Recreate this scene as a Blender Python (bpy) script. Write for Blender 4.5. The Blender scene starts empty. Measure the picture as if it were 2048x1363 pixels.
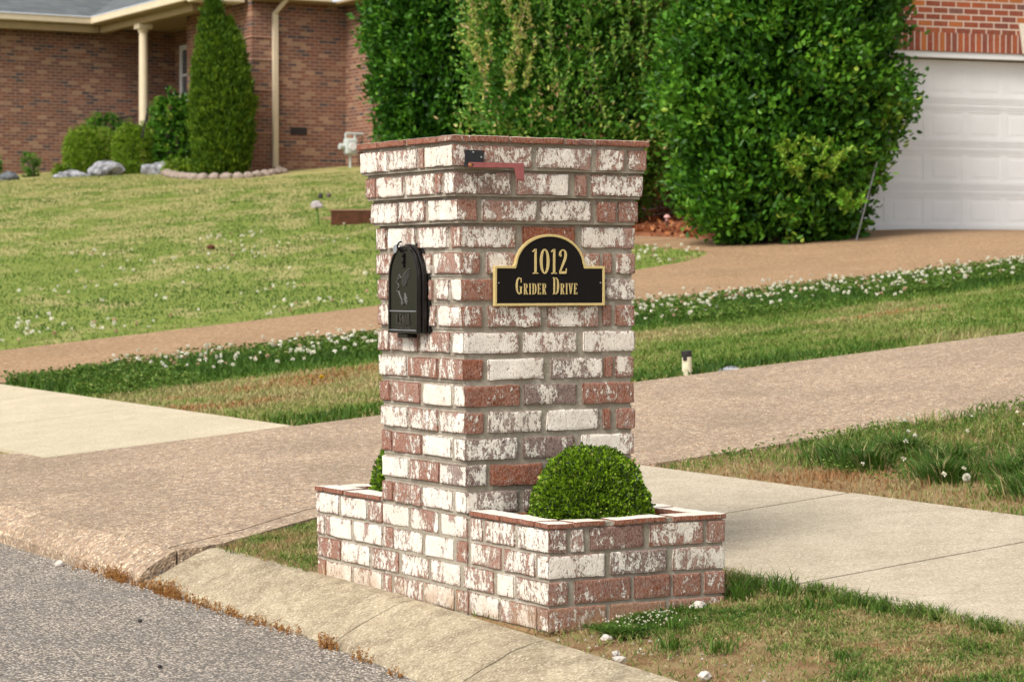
import bpy, math, random
import numpy as np
from mathutils import Vector, Matrix, noise
random.seed(7); rng = np.random.default_rng(7)
sc = bpy.context.scene
R = math.radians

# ------------------------------------------------------------------ camera
CAMZ = .971
cam_d = bpy.data.cameras.new('camera'); cam = bpy.data.objects.new('camera', cam_d)
sc.collection.objects.link(cam); sc.camera = cam
cam.location = (0, 0, CAMZ); cam.rotation_euler = (R(90 - 1.383), 0, 0)
cam_d.sensor_width = 36; cam_d.lens = 4950 / 2048 * 36
cam_d.clip_start = .1; cam_d.clip_end = 600
cam_d.dof.use_dof = True; cam_d.dof.focus_distance = 7.15; cam_d.dof.aperture_fstop = 11
# ------------------------------------------------------------------ sky, sun, exposure
SUN_EL, SUN_AZ = 48, 219          # azimuth clockwise from +Y
w = bpy.data.worlds.new('World'); sc.world = w; w.use_nodes = True
nt = w.node_tree; bg = nt.nodes['Background']
sky = nt.nodes.new('ShaderNodeTexSky'); sky.sky_type = 'NISHITA'; sky.sun_disc = False
sky.sun_elevation = R(SUN_EL); sky.sun_rotation = R(SUN_AZ); sky.dust_density = 3.; sky.ozone_density = .6
hs = nt.nodes.new('ShaderNodeHueSaturation'); hs.inputs['Saturation'].default_value = .18
nt.links.new(sky.outputs[0], hs.inputs['Color']); nt.links.new(hs.outputs[0], bg.inputs[0])
bg.inputs[1].default_value = .135
sd = bpy.data.lights.new('sun', 'SUN'); sun = bpy.data.objects.new('sun', sd); sc.collection.objects.link(sun)
sd.energy = 2.1; sd.angle = R(24); sd.color = (1, .95, .87)
sv = Vector((math.sin(R(SUN_AZ)) * math.cos(R(SUN_EL)), math.cos(R(SUN_AZ)) * math.cos(R(SUN_EL)), math.sin(R(SUN_EL))))
sun.rotation_euler = sv.to_track_quat('Z', 'Y').to_euler(); sun.location = sv * 50
sc.view_settings.view_transform = 'Standard'; sc.view_settings.look = 'None'
sc.view_settings.exposure = .78; sc.view_settings.gamma = 1

# ------------------------------------------------------------------ lot coordinates
TH = R(30.3); P0 = (.100, 6.8)
V = (math.cos(TH), math.sin(TH)); S = (-math.sin(TH), math.cos(TH))
def XY(a, b): return P0[0] + V[0]*a + S[0]*b, P0[1] + V[1]*a + S[1]*b
def sp(x): return .5 * (x + math.sqrt(x*x + 1))
def gz(a, b):
    w_ = min(1, max(0, (24-b)/6))*min(1, max(0, (b-9)/4))      # level pad before the garage
    return .088*(a - w_*sp(2*(a-14.3))/2*.93) + .01*b + .03*sp(b - 12) + .02*sp(b - 18)
def W(a, b, dz=0.): x, y = XY(a, b); return (x, y, gz(a, b) + dz)
def shift(b): return -.07 * max(0, 1 - b) ** 1.1

# ------------------------------------------------------------------ mesh helpers
def tag(o, label=None, cat=None, group=None, kind=None):
    if label: o['label'] = label
    if cat: o['category'] = cat
    if group: o['group'] = group
    if kind: o['kind'] = kind
    return o
def link(o, parent=None):
    sc.collection.objects.link(o)
    if parent: o.parent = parent
    return o
def empty(name, loc=(0, 0, 0), rz=0.):
    o = bpy.data.objects.new(name, None); o.location = loc; o.rotation_euler = (0, 0, rz); o.empty_display_size = .1
    return link(o)
class MB:
    def __init__(s): s.v = []; s.f = []; s.c = []
    def quadgrid(s, P, col=(1, 1, 1, 1), flip=False, A=None):   # P: rows x cols of points, A: optional alpha per point
        n = len(s.v); m, k = len(P), len(P[0])
        for r in P: s.v += [tuple(q) for q in r]
        for i in range(m-1):
            for j in range(k-1):
                q = (n+i*k+j, n+i*k+j+1, n+(i+1)*k+j+1, n+(i+1)*k+j)
                s.f.append(q[::-1] if flip else q)
                s.c.append(col if A is None else tuple(col[:3] + (A[y_][x_],) for y_, x_ in ((i, j), (i, j+1), (i+1, j+1), (i+1, j))))
    def poly(s, pts, col=(1, 1, 1, 1)):
        n = len(s.v); s.v += [tuple(p) for p in pts]; s.f.append(tuple(range(n, n+len(pts)))); s.c.append(col)
    def box(s, x0, x1, y0, y1, z0, z1, col=(1, 1, 1, 1), M=None):
        c = [(x, y, z) for z in (z0, z1) for y in (y0, y1) for x in (x0, x1)]
        if M: c = [tuple(M @ Vector(q)) for q in c]
        n = len(s.v); s.v += c
        for f in ((0,2,3,1),(4,5,7,6),(0,1,5,4),(2,6,7,3),(0,4,6,2),(1,3,7,5)):
            s.f.append(tuple(n+i for i in f)); s.c.append(col)
    def cyl(s, p, q, r0, r1=None, n=12, col=(1, 1, 1, 1), caps=True):
        r1 = r0 if r1 is None else r1
        p, q = Vector(p), Vector(q); d = (q-p).normalized()
        u = d.orthogonal().normalized(); w_ = d.cross(u)
        k = len(s.v)
        for c, r in ((p, r0), (q, r1)):
            for i in range(n):
                t = 2*math.pi*i/n; s.v.append(tuple(c + u*r*math.cos(t) + w_*r*math.sin(t)))
        for i in range(n):
            j = (i+1) % n; s.f.append((k+i, k+j, k+n+j, k+n+i)); s.c.append(col)
        if caps:
            s.f.append(tuple(k+i for i in range(n))[::-1]); s.c.append(col)
            s.f.append(tuple(k+n+i for i in range(n))); s.c.append(col)
    def prism(s, outline, y0, y1, axis='y', col=(1, 1, 1, 1)):   # outline in (x,z), extruded along y
        n = len(s.v); k = len(outline)
        for y in (y0, y1): s.v += [(p[0], y, p[1]) for p in outline]
        s.f.append(tuple(range(n, n+k))); s.f.append(tuple(range(n+k, n+2*k))[::-1]); s.c += [col, col]
        for i in range(k):
            j = (i+1) % k; s.f.append((n+i, n+k+i, n+k+j, n+j)); s.c.append(col)
    def build(s, name, mat, parent=None, smooth=False, merge=0., bevel=0., fixn=False):
        me = bpy.data.meshes.new(name); me.from_pydata(s.v, [], s.f)
        ca = me.color_attributes.new('col', 'FLOAT_COLOR', 'CORNER')
        buf = np.array([q for f, c_ in zip(s.f, s.c) for q in (c_ if isinstance(c_[0], tuple) else (c_,)*len(f))], dtype=np.float32)
        ca.data.foreach_set('color', buf.ravel())
        if merge or fixn:
            import bmesh
            bm = bmesh.new(); bm.from_mesh(me)
            if merge: bmesh.ops.remove_doubles(bm, verts=bm.verts, dist=merge)
            if fixn: bmesh.ops.recalc_face_normals(bm, faces=bm.faces)
            bm.to_mesh(me); bm.free()
        if smooth: me.shade_smooth()
        o = bpy.data.objects.new(name, me); me.materials.append(mat)
        if bevel:
            m = o.modifiers.new('bevel', 'BEVEL'); m.width = bevel; m.segments = 2; m.limit_method = 'ANGLE'
        return link(o, parent)
def fastmesh(name, verts, quads, vcol, mat, parent=None):
    """verts Nx3, quads Mx4, vcol Nx4 -> one mesh object"""
    me = bpy.data.meshes.new(name); N, M = len(verts), len(quads)
    me.vertices.add(N); me.vertices.foreach_set('co', verts.astype(np.float32).ravel())
    me.loops.add(M*4); me.loops.foreach_set('vertex_index', quads.astype(np.int32).ravel())
    me.polygons.add(M); me.polygons.foreach_set('loop_start', np.arange(0, M*4, 4, dtype=np.int32))
    me.update(calc_edges=True)
    ca = me.color_attributes.new('col', 'FLOAT_COLOR', 'POINT'); ca.data.foreach_set('color', vcol.astype(np.float32).ravel())
    me.materials.append(mat); o = bpy.data.objects.new(name, me)
    return link(o, parent)
def unit(a): return a / np.maximum(np.linalg.norm(a, axis=1, keepdims=True), 1e-9)
def leaves(name, C, D, L, Wd, col, mat, parent=None, fold=.25):
    """oval folded leaves at C pointing D; L, Wd arrays; col Nx4"""
    n = len(C); D = unit(D); U = unit(np.cross(D, rng.normal(size=(n, 3)))); N_ = np.cross(U, D)
    L = L[:, None]; Wd = Wd[:, None]
    b = C; t = C + D*L; q1, q2 = C + D*L*.3, C + D*L*.72
    s1, s2 = U*Wd*.5, U*Wd*.42; up = N_*Wd*fold
    vs = np.stack([b, q1+s1+up, q2+s2+up, t, q2-s2+up, q1-s1+up], 1).reshape(-1, 3)
    k = (np.arange(n)*6)[:, None]
    q = np.concatenate([k+np.array([[0, 1, 2, 3]]), k+np.array([[0, 3, 4, 5]])])
    return fastmesh(name, vs, q, np.repeat(col, 6, axis=0), mat, parent)
def blades(name, B, H, Wd, lean, col, mat, parent=None):
    """grass blades: base B (Nx3), height H, width Wd, lean (Nx2 tip offset factor)"""
    n = len(B); th = rng.uniform(0, 2*np.pi, n); side = np.stack([np.cos(th), np.sin(th), 0*th], 1)*Wd[:, None]*.5
    ln = np.concatenate([lean*H[:, None], np.zeros((n, 1))], 1); up = np.zeros((n, 3)); up[:, 2] = 1
    m = B + ln*.35 + up*(H*.6)[:, None]
    t = B + ln + up*(H*(1-.35*np.minimum(1, np.linalg.norm(lean, axis=1)**2)))[:, None]
    vs = np.stack([B-side, B+side, m+side*.8, m-side*.8, t+side*.12, t-side*.12], 1).reshape(-1, 3)
    k = (np.arange(n)*6)[:, None]
    q = np.concatenate([k+np.array([[0, 1, 2, 3]]), k+np.array([[3, 2, 4, 5]])])
    return fastmesh(name, vs, q, np.repeat(col, 6, axis=0), mat, parent)
def interp(x, pts): return float(np.interp(x, [p[0] for p in pts], [p[1] for p in pts]))

# ------------------------------------------------------------------ materials
class Mat:
    def __init__(s, name, rough=.8, spec=.3, metal=0.):
        s.m = bpy.data.materials.new(name); s.m.use_nodes = True; s.t = s.m.node_tree; s.b = s.t.nodes['Principled BSDF']
        s.b.inputs['Roughness'].default_value = rough; s.b.inputs['Specular IOR Level'].default_value = spec
        s.b.inputs['Metallic'].default_value = metal
    def n(s, typ, **kw):
        nd = s.t.nodes.new(typ)
        for k, v in kw.items():
            if k in nd.inputs: s.plug(nd.inputs[k], v)
            else: setattr(nd, k, v)
        return nd
    def plug(s, inp, v):
        if isinstance(v, bpy.types.NodeSocket): s.t.links.new(v, inp)
        else: inp.default_value = (tuple(v) + (1,)) if isinstance(v, (tuple, list)) and len(v) == 3 and inp.type == 'RGBA' else v
    def coord(s, kind='Object'):
        return s.n('ShaderNodeTexCoord').outputs[kind]
    def mapped(s, vec, scale): return s.n('ShaderNodeMapping', Vector=vec, Scale=scale).outputs[0]
    def noise(s, vec, scale, detail=4., rough=.55, out='Fac', dist=0.):
        return s.n('ShaderNodeTexNoise', Vector=vec, Scale=scale, Detail=detail, Roughness=rough, Distortion=dist).outputs[out]
    def ramp(s, fac, stops, interp='LINEAR'):
        nd = s.n('ShaderNodeValToRGB', Fac=fac); cr = nd.color_ramp; cr.interpolation = interp
        while len(cr.elements) < len(stops): cr.elements.new(.5)
        for e, (p, c) in zip(cr.elements, stops):
            e.position = p; e.color = (c, c, c, 1) if isinstance(c, (int, float)) else tuple(c) + (1,)
        return nd.outputs[0]
    def mix(s, fac, a, b, mode='MIX'):
        nd = s.t.nodes.new('ShaderNodeMix'); nd.data_type = 'RGBA'; nd.blend_type = mode
        s.plug(nd.inputs[0], fac); s.plug(nd.inputs[6], a); s.plug(nd.inputs[7], b); return nd.outputs[2]
    def math(s, op, a, b=0., clamp=False):
        nd = s.t.nodes.new('ShaderNodeMath'); nd.operation = op; nd.use_clamp = clamp
        s.plug(nd.inputs[0], a); s.plug(nd.inputs[1], b); return nd.outputs[0]
    def bump(s, h, dist=.002, strength=1., normal=None):
        nd = s.n('ShaderNodeBump', Height=h, Distance=dist, Strength=strength)
        if normal: s.t.links.new(normal, nd.inputs['Normal'])
        s.t.links.new(nd.outputs[0], s.b.inputs['Normal']); return nd.outputs[0]
    def color(s, c): s.plug(s.b.inputs['Base Color'], c); return s
    def attr(s, name='col'):
        nd = s.t.nodes.new('ShaderNodeVertexColor'); nd.layer_name = name; return nd
    def sep(s, c):
        nd = s.n('ShaderNodeSeparateColor', Color=c); return nd.outputs
    def xyz(s, v): return s.n('ShaderNodeSeparateXYZ', Vector=v).outputs
def plain(name, c, rough=.6, spec=.4, metal=0., var=.12, scale=40.):
    m = Mat(name, rough, spec, metal); o = m.coord()
    k = m.noise(o, scale, 4.)
    m.color(m.mix(m.ramp(k, [(.3, 0), (.7, 1)]), tuple(x*(1-var) for x in c), tuple(min(1, x*(1+var)) for x in c)))
    m.bump(k, .001, .3); return m.m

def antique_brick():
    m = Mat('whitewashed_brick', .88, .2); o = m.coord('Object'); at = m.attr(); r, g, b = m.sep(at.outputs[0])[:3]; edge = at.outputs['Alpha']
    off = m.n('ShaderNodeCombineXYZ', X=m.math('MULTIPLY', b, 37.), Y=m.math('MULTIPLY', b, 91.), Z=m.math('MULTIPLY', b, 53.)).outputs[0]
    p = m.n('ShaderNodeVectorMath', operation='ADD'); m.plug(p.inputs[0], o); m.plug(p.inputs[1], off); p = p.outputs[0]
    st = m.mapped(p, (1., 1., .55))
    big = m.noise(st, 15., 3., .6); mid = m.noise(st, 75., 6., .72); fin = m.noise(st, 260., 4., .7)
    rc = m.math('SUBTRACT', r, .5)
    wB = m.math('ADD', .22, m.math('MULTIPLY', m.math('FRACT', m.math('MULTIPLY', b, 13.)), .42))     # each brick flakes in its own way: broad patches or fine specks
    f = m.math('ADD', m.math('MULTIPLY', big, wB), m.math('MULTIPLY', mid, m.math('SUBTRACT', 1., wB)))
    f = m.math('ADD', f, m.math('MULTIPLY', m.math('SUBTRACT', fin, .5), .42))
    f = m.math('ADD', f, m.math('MULTIPLY', rc, .27))
    f = m.math('SUBTRACT', f, m.math('MULTIPLY', m.math('SUBTRACT', 1., edge), .055))   # paint wears off the arrises first
    white = m.ramp(f, [(.499, 0), (.530, 1)])
    film = m.noise(st, 210., 6., .8, dist=.3)                                  # thin chalky film where the paint has worn off
    film = m.ramp(m.math('ADD', film, m.math('MULTIPLY', rc, .12)), [(.395, 0), (.53, 1)])
    red = m.mix(m.noise(p, 45., 4.), (.095, .018, .006), (.33, .080, .020))
    pur = m.mix(m.noise(p, 45., 4.), (.050, .024, .022), (.13, .065, .056))
    clay = m.mix(m.ramp(g, [(.55, 0), (.8, 1)]), red, pur)
    clay = m.mix(m.ramp(m.noise(p, 420., 2.), [(.3, .45), (.62, 0)]), clay, (.03, .015, .01))
    wash = m.mix(.55, clay, (.50, .39, .33))
    c = m.mix(m.math('MULTIPLY', film, m.math('ADD', .55, m.math('MULTIPLY', r, .6), True)), clay, wash)
    paint = m.mix(m.noise(p, 12., 3.), (.82, .775, .69), (.66, .60, .52))
    paint = m.mix(m.ramp(m.math('FRACT', m.math('MULTIPLY', b, 7.)), [(.6, 0), (.95, .3)]), paint, (.62, .54, .43))
    paint = m.mix(m.ramp(m.noise(p, 22., 4., .6), [(.42, 0), (.68, .35)]), paint, (.56, .47, .36))
    paint = m.mix(m.ramp(m.noise(st, 300., 3., .7), [(.34, .75), (.46, 0)]), paint, (.30, .18, .14))
    c = m.mix(white, c, paint)
    z = m.xyz(o)[2]                                                             # splashed soil stain on the lowest course
    dirt = m.math('MULTIPLY', m.ramp(m.math('ADD', z, m.math('MULTIPLY', mid, .06)), [(.03, 1), (.135, 0)]), m.ramp(m.noise(o, 9., 3.), [(.40, .05), (.62, .8)]))
    c = m.mix(dirt, c, (.36, .21, .10))
    m.color(c)
    n1 = m.bump(m.math('ADD', m.math('MULTIPLY', white, .45), m.math('MULTIPLY', fin, .9)), .0018, 1.)
    m.bump(mid, .005, .8, n1)
    return m.m
def mortar():
    m = Mat('grey_mortar', .95, .1); o = m.coord()
    n1 = m.noise(o, 60., 5., .6); n2 = m.noise(o, 500., 3.)
    c = m.mix(n1, (.27, .235, .18), (.47, .42, .34)); c = m.mix(m.ramp(n2, [(.35, .5), (.6, 0)]), c, (.17, .15, .12))
    c = m.mix(m.ramp(m.noise(o, 8., 5., .7), [(.36, .55), (.58, 0)]), c, (.20, .165, .12))
    c = m.mix(m.ramp(m.noise(o, 20., 5., .7), [(.56, 0), (.70, .6)]), c, (.62, .57, .50))
    m.color(c); k = m.bump(n1, .006, .8); m.bump(n2, .0015, 1., k); return m.m
def aggregate(name, cols, cell=95., grout=(.33, .22, .15), stain=.25, bumpd=.003):
    m = Mat(name, .85, .25); o = m.coord(); n = len(cols)
    def layer(sc_):
        v = m.n('ShaderNodeTexVoronoi', Vector=o, Scale=sc_, Randomness=1.)
        return v, m.ramp(m.sep(v.outputs['Color'])[0], [(i/n, cc) for i, cc in enumerate(cols)], 'CONSTANT')
    v, c = layer(cell); v2, c2 = layer(cell*.42)
    c = m.mix(m.ramp(m.sep(v2.outputs['Color'])[1], [(.62, 0), (.63, .55)]), c, c2)
    c = m.mix(m.ramp(v.outputs['Distance'], [(.40, 0), (.60, .8)]), c, grout)
    big = m.noise(o, 1.1, 6., .62); c = m.mix(m.ramp(big, [(.36, stain), (.60, 0)]), c, tuple(x*.55 for x in grout))
    fine = m.noise(o, 26., 6., .75); c = m.mix(m.ramp(fine, [(.36, .45), (.54, 0)]), c, tuple(x*.6 for x in grout)); c = m.mix(m.ramp(fine, [(.54, 0), (.70, .45)]), c, (.66, .52, .38))
    m.color(c); m.bump(m.ramp(v.outputs['Distance'], [(0, 1), (.7, 0)]), bumpd, .8); return m.m
def concrete(name, c0, c1, dark=(.22, .18, .12), streak=.4):
    m = Mat(name, .9, .2); o = m.coord()
    big = m.noise(o, 2.2, 7., .65); st = m.noise(o, 9., 7., .75); f1 = m.noise(o, 120., 5., .8); f2 = m.noise(o, 420., 2.); f3 = m.noise(o, 38., 6., .75)
    c = m.mix(m.ramp(big, [(.3, 0), (.7, 1)]), c0, c1)
    c = m.mix(m.ramp(st, [(.38, streak), (.56, 0)]), c, dark)
    c = m.mix(m.ramp(f3, [(.36, .4*streak+.15), (.54, 0)]), c, dark)
    c = m.mix(m.ramp(f1, [(.38, .6), (.50, 0)]), c, dark); c = m.mix(m.ramp(f1, [(.54, 0), (.66, .7)]), c, (.76, .70, .58))
    m.color(c); k = m.bump(f1, .004, .9); m.bump(f2, .001, .7, k); return m.m
def asphalt():
    m = Mat('worn_asphalt', .85, .3); o = m.coord()
    v = m.n('ShaderNodeTexVoronoi', Vector=o, Scale=120.); v2 = m.n('ShaderNodeTexVoronoi', Vector=o, Scale=62.)
    pick = m.sep(v.outputs['Color'])[0]; pk2 = m.sep(v2.outputs['Color'])[1]
    c = m.ramp(pick, [(0, (.15, .125, .10)), (.2, (.31, .26, .215)), (.45, (.21, .18, .145)), (.62, (.46, .385, .31)), (.82, (.66, .555, .44))], 'CONSTANT')
    c = m.mix(m.ramp(v.outputs['Distance'], [(.38, 0), (.56, .7)]), c, (.06, .055, .05))
    c = m.mix(m.math('MULTIPLY', m.ramp(pk2, [(.66, 0), (.67, 1)]), m.ramp(v2.outputs['Distance'], [(.28, 1), (.36, 0)])), c, (.50, .45, .39))
    c = m.mix(m.ramp(m.noise(o, 2.5, 6., .65), [(.35, .35), (.6, 0)]), c, (.10, .095, .09))
    m.color(c); m.bump(m.ramp(v.outputs['Distance'], [(0, 1), (.6, 0)]), .004, 1.); return m.m
def ground_mat():
    m = Mat('lawn_ground', .95, .1); o = m.coord()
    x, y, z = m.xyz(o)
    soil = m.mix(m.noise(o, 30., 6., .7), (.115, .060, .030), (.30, .175, .09))
    straw = m.mix(m.noise(o, 160., 4., .7), (.16, .11, .05), (.42, .31, .16))
    c = m.mix(m.ramp(m.noise(o, 7., 6., .7), [(.38, 0), (.56, .9)]), soil, straw)
    # further up the yard the thatch itself is green
    so = m.mapped(o, (.9, .35, 1.))
    g1 = m.noise(so, 1.6, 8., .68); g2 = m.noise(o, 9., 6., .7)
    green = m.mix(m.ramp(g2, [(.3, 0), (.65, 1)]), (.085, .125, .02), (.22, .26, .06))
    dry = m.mix(g2, (.26, .23, .085), (.38, .33, .15))
    lawn = m.mix(m.ramp(m.math('ADD', g1, m.math('MULTIPLY', m.math('SUBTRACT', y, 32.), .005)), [(.48, 0), (.56, .9)]), green, dry)
    far = m.ramp(m.math('MULTIPLY', y, .02), [(.22, 0), (.32, 1)])
    c = m.mix(far, c, lawn)
    m.color(c); m.bump(m.noise(o, 90., 6., .75), .012, .8); return m.m
def grass_mat(name, tips, rough=.6):
    """col.r picks a colour along the ramp, col.g = brightness variation"""
    m = Mat(name, rough, .25); at = m.attr(); r, g, b = m.sep(at.outputs[0])[:3]
    c = m.ramp(r, tips); c = m.mix(m.math('MULTIPLY', g, .55), c, m.mix(1., c, (.42, .42, .38), 'MULTIPLY'))
    m.color(c)
    tr = m.n('ShaderNodeBsdfTranslucent', Color=c); ad = m.n('ShaderNodeMixShader'); m.plug(ad.inputs[0], .3)
    m.t.links.new(m.b.outputs[0], ad.inputs[1]); m.t.links.new(tr.outputs[0], ad.inputs[2])
    m.t.links.new(ad.outputs[0], m.t.nodes['Material Output'].inputs[0]); return m.m
def wall_brick(name, axis, cols, mortar_c, bw=.2, bh=.0757, ms=.007, soft=.1, soldier=False):
    m = Mat(name, .9, .15); x, y, z = m.xyz(m.coord()); u = x if axis == 'x' else y
    vec = m.n('ShaderNodeCombineXYZ', X=(z if soldier else u), Y=(u if soldier else z), Z=0.).outputs[0]
    br = m.n('ShaderNodeTexBrick', Vector=vec, Color1=(0., 0., 0.), Color2=(1., 1., 1.), Mortar=(0., 0., 0.), Scale=1.)
    br.inputs['Brick Width'].default_value = bw; br.inputs['Row Height'].default_value = bh; br.inputs['Mortar Size'].default_value = ms; br.inputs['Mortar Smooth'].default_value = soft
    br.offset = 0. if soldier else .5
    n = len(cols); c = m.ramp(br.outputs['Color'], [(.02 + .96*i/n, cc) for i, cc in enumerate(cols)], 'CONSTANT')
    o = m.coord(); k = m.noise(o, 2., 5., .6)
    c = m.mix(m.ramp(k, [(.35, .35), (.6, 0)]), c, (.10, .05, .035))
    c = m.mix(m.ramp(m.noise(o, 25., 4.), [(.4, .25), (.6, 0)]), c, (.30, .17, .11))
    c = m.mix(br.outputs['Fac'], c, mortar_c); m.color(c)
    m.bump(m.math('SUBTRACT', 1., br.outputs['Fac']), .006, .8); return m.m
def shingles():
    m = Mat('grey_shingles', .9, .15); o = m.coord(); x, y, z = m.xyz(o)
    vec = m.n('ShaderNodeCombineXYZ', X=m.math('ADD', x, y), Y=z, Z=0.).outputs[0]
    br = m.n('ShaderNodeTexBrick', Vector=vec, Color1=(.085, .095, .10), Color2=(.16, .17, .175), Mortar=(.05, .055, .06), Scale=1.)
    br.inputs['Brick Width'].default_value = .3; br.inputs['Row Height'].default_value = .07; br.inputs['Mortar Size'].default_value = .006
    m.color(m.mix(m.noise(o, 60., 4.), br.outputs['Color'], (.10, .11, .115))); m.bump(m.noise(o, 80., 4.), .004, .6); return m.m

M = dict(
    brick=antique_brick(), mortar=mortar(),
    drive=aggregate('exposed_aggregate', [(.26, .165, .105), (.38, .27, .18), (.14, .10, .07), (.52, .40, .28), (.33, .19, .10), (.78, .62, .43), (.22, .185, .165), (.41, .30, .195)], 105., (.28, .205, .14), .45),
    drive2=aggregate('brown_aggregate', [(.28, .165, .085), (.37, .23, .12), (.20, .12, .063), (.45, .30, .165), (.30, .185, .095)], 62., (.26, .16, .085), .3),
    walk=concrete('beige_concrete', (.40, .335, .24), (.52, .445, .335), (.22, .175, .12), streak=.25), walk2=concrete('tan_concrete', (.45, .385, .265), (.55, .47, .335), streak=.14),
    curb=concrete('curb_concrete', (.33, .27, .175), (.46, .385, .26), (.14, .105, .065), .6),
    road=asphalt(), ground=ground_mat(),
    black=plain('satin_black_paint', (.0055, .0045, .004), .25, .45, 0., .2, 14.),
    plaque=plain('plaque_black', (.006, .0045, .004), .55, .15, 0., .4, 900.),
    gold=plain('gold_paint', (.56, .43, .18), .4, .5, .15, .15, 300.),
    flag=plain('faded_red_plastic', (.28, .085, .08), .55, .3, 0., .12, 60.),
    brass=plain('brass', (.55, .30, .08), .3, .5, .8), steel=plain('steel', (.55, .55, .55), .3, .5, .9),
    bracket=plain('bracket_black', (.02, .021, .023), .5, .3),
    trim=plain('cream_trim', (.60, .50, .35), .6, .3, 0., .05, 6.), whitep=plain('white_paint', (.69, .69, .69), .45, .35, 0., .03, 5.),
    soffit=plain('tan_soffit', (.30, .22, .11), .7, .2, 0., .08, 6.),
    glass=plain('dim_window_glass', (.10, .11, .12), .08, .6), iron=plain('dark_iron', (.025, .02, .02), .5, .3),
    timber=plain('dark_timber', (.075, .030, .015), .85, .15, 0., .3, 12.), soil=plain('dark_potting_soil', (.05, .03, .02), .95, .1, 0., .5, 60.),
    rock=plain('grey_boulder', (.22, .22, .235), .85, .2, 0., .8, 7.), stone=plain('pale_limestone', (.46, .42, .37), .85, .2, 0., .25, 60.),
    mulch=plain('leaf_mulch', (.22, .09, .045), .95, .1, 0., .5, 14.), bark=plain('grey_bark', (.10, .075, .055), .9, .1, 0., .3, 30.),
    roof=shingles(),
    pvc=plain('cream_pvc', (.58, .52, .36), .6, .3, 0., .15, 30.),
    inner=plain('orange_clay', (.28, .10, .04), .9, .1, 0., .25, 60.),
    pink=plain('pale_pink', (.50, .27, .25), .6, .3), meter=plain('meter_grey', (.46, .50, .47), .5, .3),
)
TURF = [(0, (.035, .090, .010)), (.3, (.085, .175, .018)), (.5, (.18, .255, .045)), (.66, (.30, .29, .10)), (.82, (.46, .38, .19)), (1, (.36, .19, .075))]
M['grass'] = grass_mat('grass_blades', TURF)
M['box'] = grass_mat('boxwood_leaf', [(0, (.045, .065, .03)), (.2, (.085, .16, .012)), (.8, (.20, .35, .016)), (.97, (.34, .52, .03)), (1, (.45, .46, .12))], .42)
M['holly'] = grass_mat('holly_leaf', [(0, (.016, .062, .008)), (.5, (.062, .190, .014)), (.85, (.155, .36, .026)), (.95, (.24, .40, .04)), (1, (.36, .47, .06))], .38)
M['loose'] = grass_mat('loose_shrub_leaf', [(0, (.035, .11, .014)), (.45, (.085, .24, .022)), (.75, (.20, .40, .05)), (.9, (.50, .52, .12)), (1, (.66, .46, .24))], .45)
M['arb'] = grass_mat('arborvitae_spray', [(0, (.030, .075, .004)), (.5, (.075, .16, .006)), (1, (.18, .28, .012))], .7)
M['clover'] = grass_mat('clover_bloom', [(0, (.70, .66, .50)), (.7, (.78, .76, .66)), (1, (.50, .34, .22))], .7)

# ------------------------------------------------------------------ SETTING: ground, road, driveways, walks
def ground():
    al = [-150, -60, -20, -6, -2, -.6, -.28, -.06, -.05] + list(np.arange(0, 6, .2)) + list(np.arange(6, 24, .6)) + [26, 32, 45, 80, 150]
    bl = [-60, -30, -15, -8, -5] + list(np.arange(-4, 8, .2)) + list(np.arange(8, 28, .5)) + list(np.arange(28, 60, 1.5)) + [65, 80, 110, 160]
    P = []
    for a in al:
        row = []
        for b in bl:
            aa = a + (shift(b) if abs(a) < .5 else 0) if b > -20 else a
            x, y = XY(aa, b)
            z = gz(aa, b) if a > -.055 else gz(0, b)-.35
            if a > -.055: z += .010*noise.noise((aa*1.7, b*1.7, 0)) - (.012 if a < .3 else 0)
            row.append((x, y, z))
        P.append(row)
    mb = MB(); mb.quadgrid(P, flip=True); o = mb.build('ground', M['ground'], smooth=True, fixn=False); tag(o, kind='structure')
ground()
def slab(name, ab, mat, lift=.012, skirt=.12, mb=None, wob=0.):
    """ab: grid rows of (a,b); surface follows the terrain, edges go down as a real slab"""
    own = mb is None; mb = mb or MB()
    top = [[W(a, b, lift) for a, b in r] for r in ab]; mb.quadgrid(top)
    dn = lambda L: [L, [(p[0], p[1], p[2]-skirt) for p in L]]
    for L in (top[0], top[-1], [r[0] for r in top], [r[-1] for r in top]): mb.quadgrid(dn(L))
    if own: return tag(mb.build(name, mat, smooth=False), kind='structure')
def strip(a_list, bn, bf, nt=10):
    return [[(a, bn(a) + (bf(a)-bn(a))*t/nt) for t in range(nt+1)] for a in a_list]
BN = [(-.15, 2.28), (0, 2.27), (.57, 2.58), (2, 2.58), (4.24, 2.8), (20, 2.85)]
JN = [(-.15, 2.36), (.18, 2.50), (.60, 2.78), (1.6, 2.95), (2.1, 2.62), (20, 2.87)]
BF = [(-.15, 7.3), (0, 6.9), (.55, 5.86), (1.9, 5.58), (20, 5.55)]
al = list(np.arange(-.145, 2.2, .09)) + list(np.arange(2.2, 20, .5))
def zfix(a, b, lift): return lift
mb = MB()
slab(None, strip(al, lambda a: interp(a, JN)+.006, lambda a: interp(a, BF), 12), None, .014, mb=mb)
slab(None, strip([x for x in al if x < 2.0], lambda a: interp(a, BN), lambda a: interp(a, JN)-.006, 3), None, .014, mb=mb)
tag(mb.build('driveway', M['drive']), 'pinkish exposed aggregate driveway passing behind the brick pillar', kind='structure')
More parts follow.
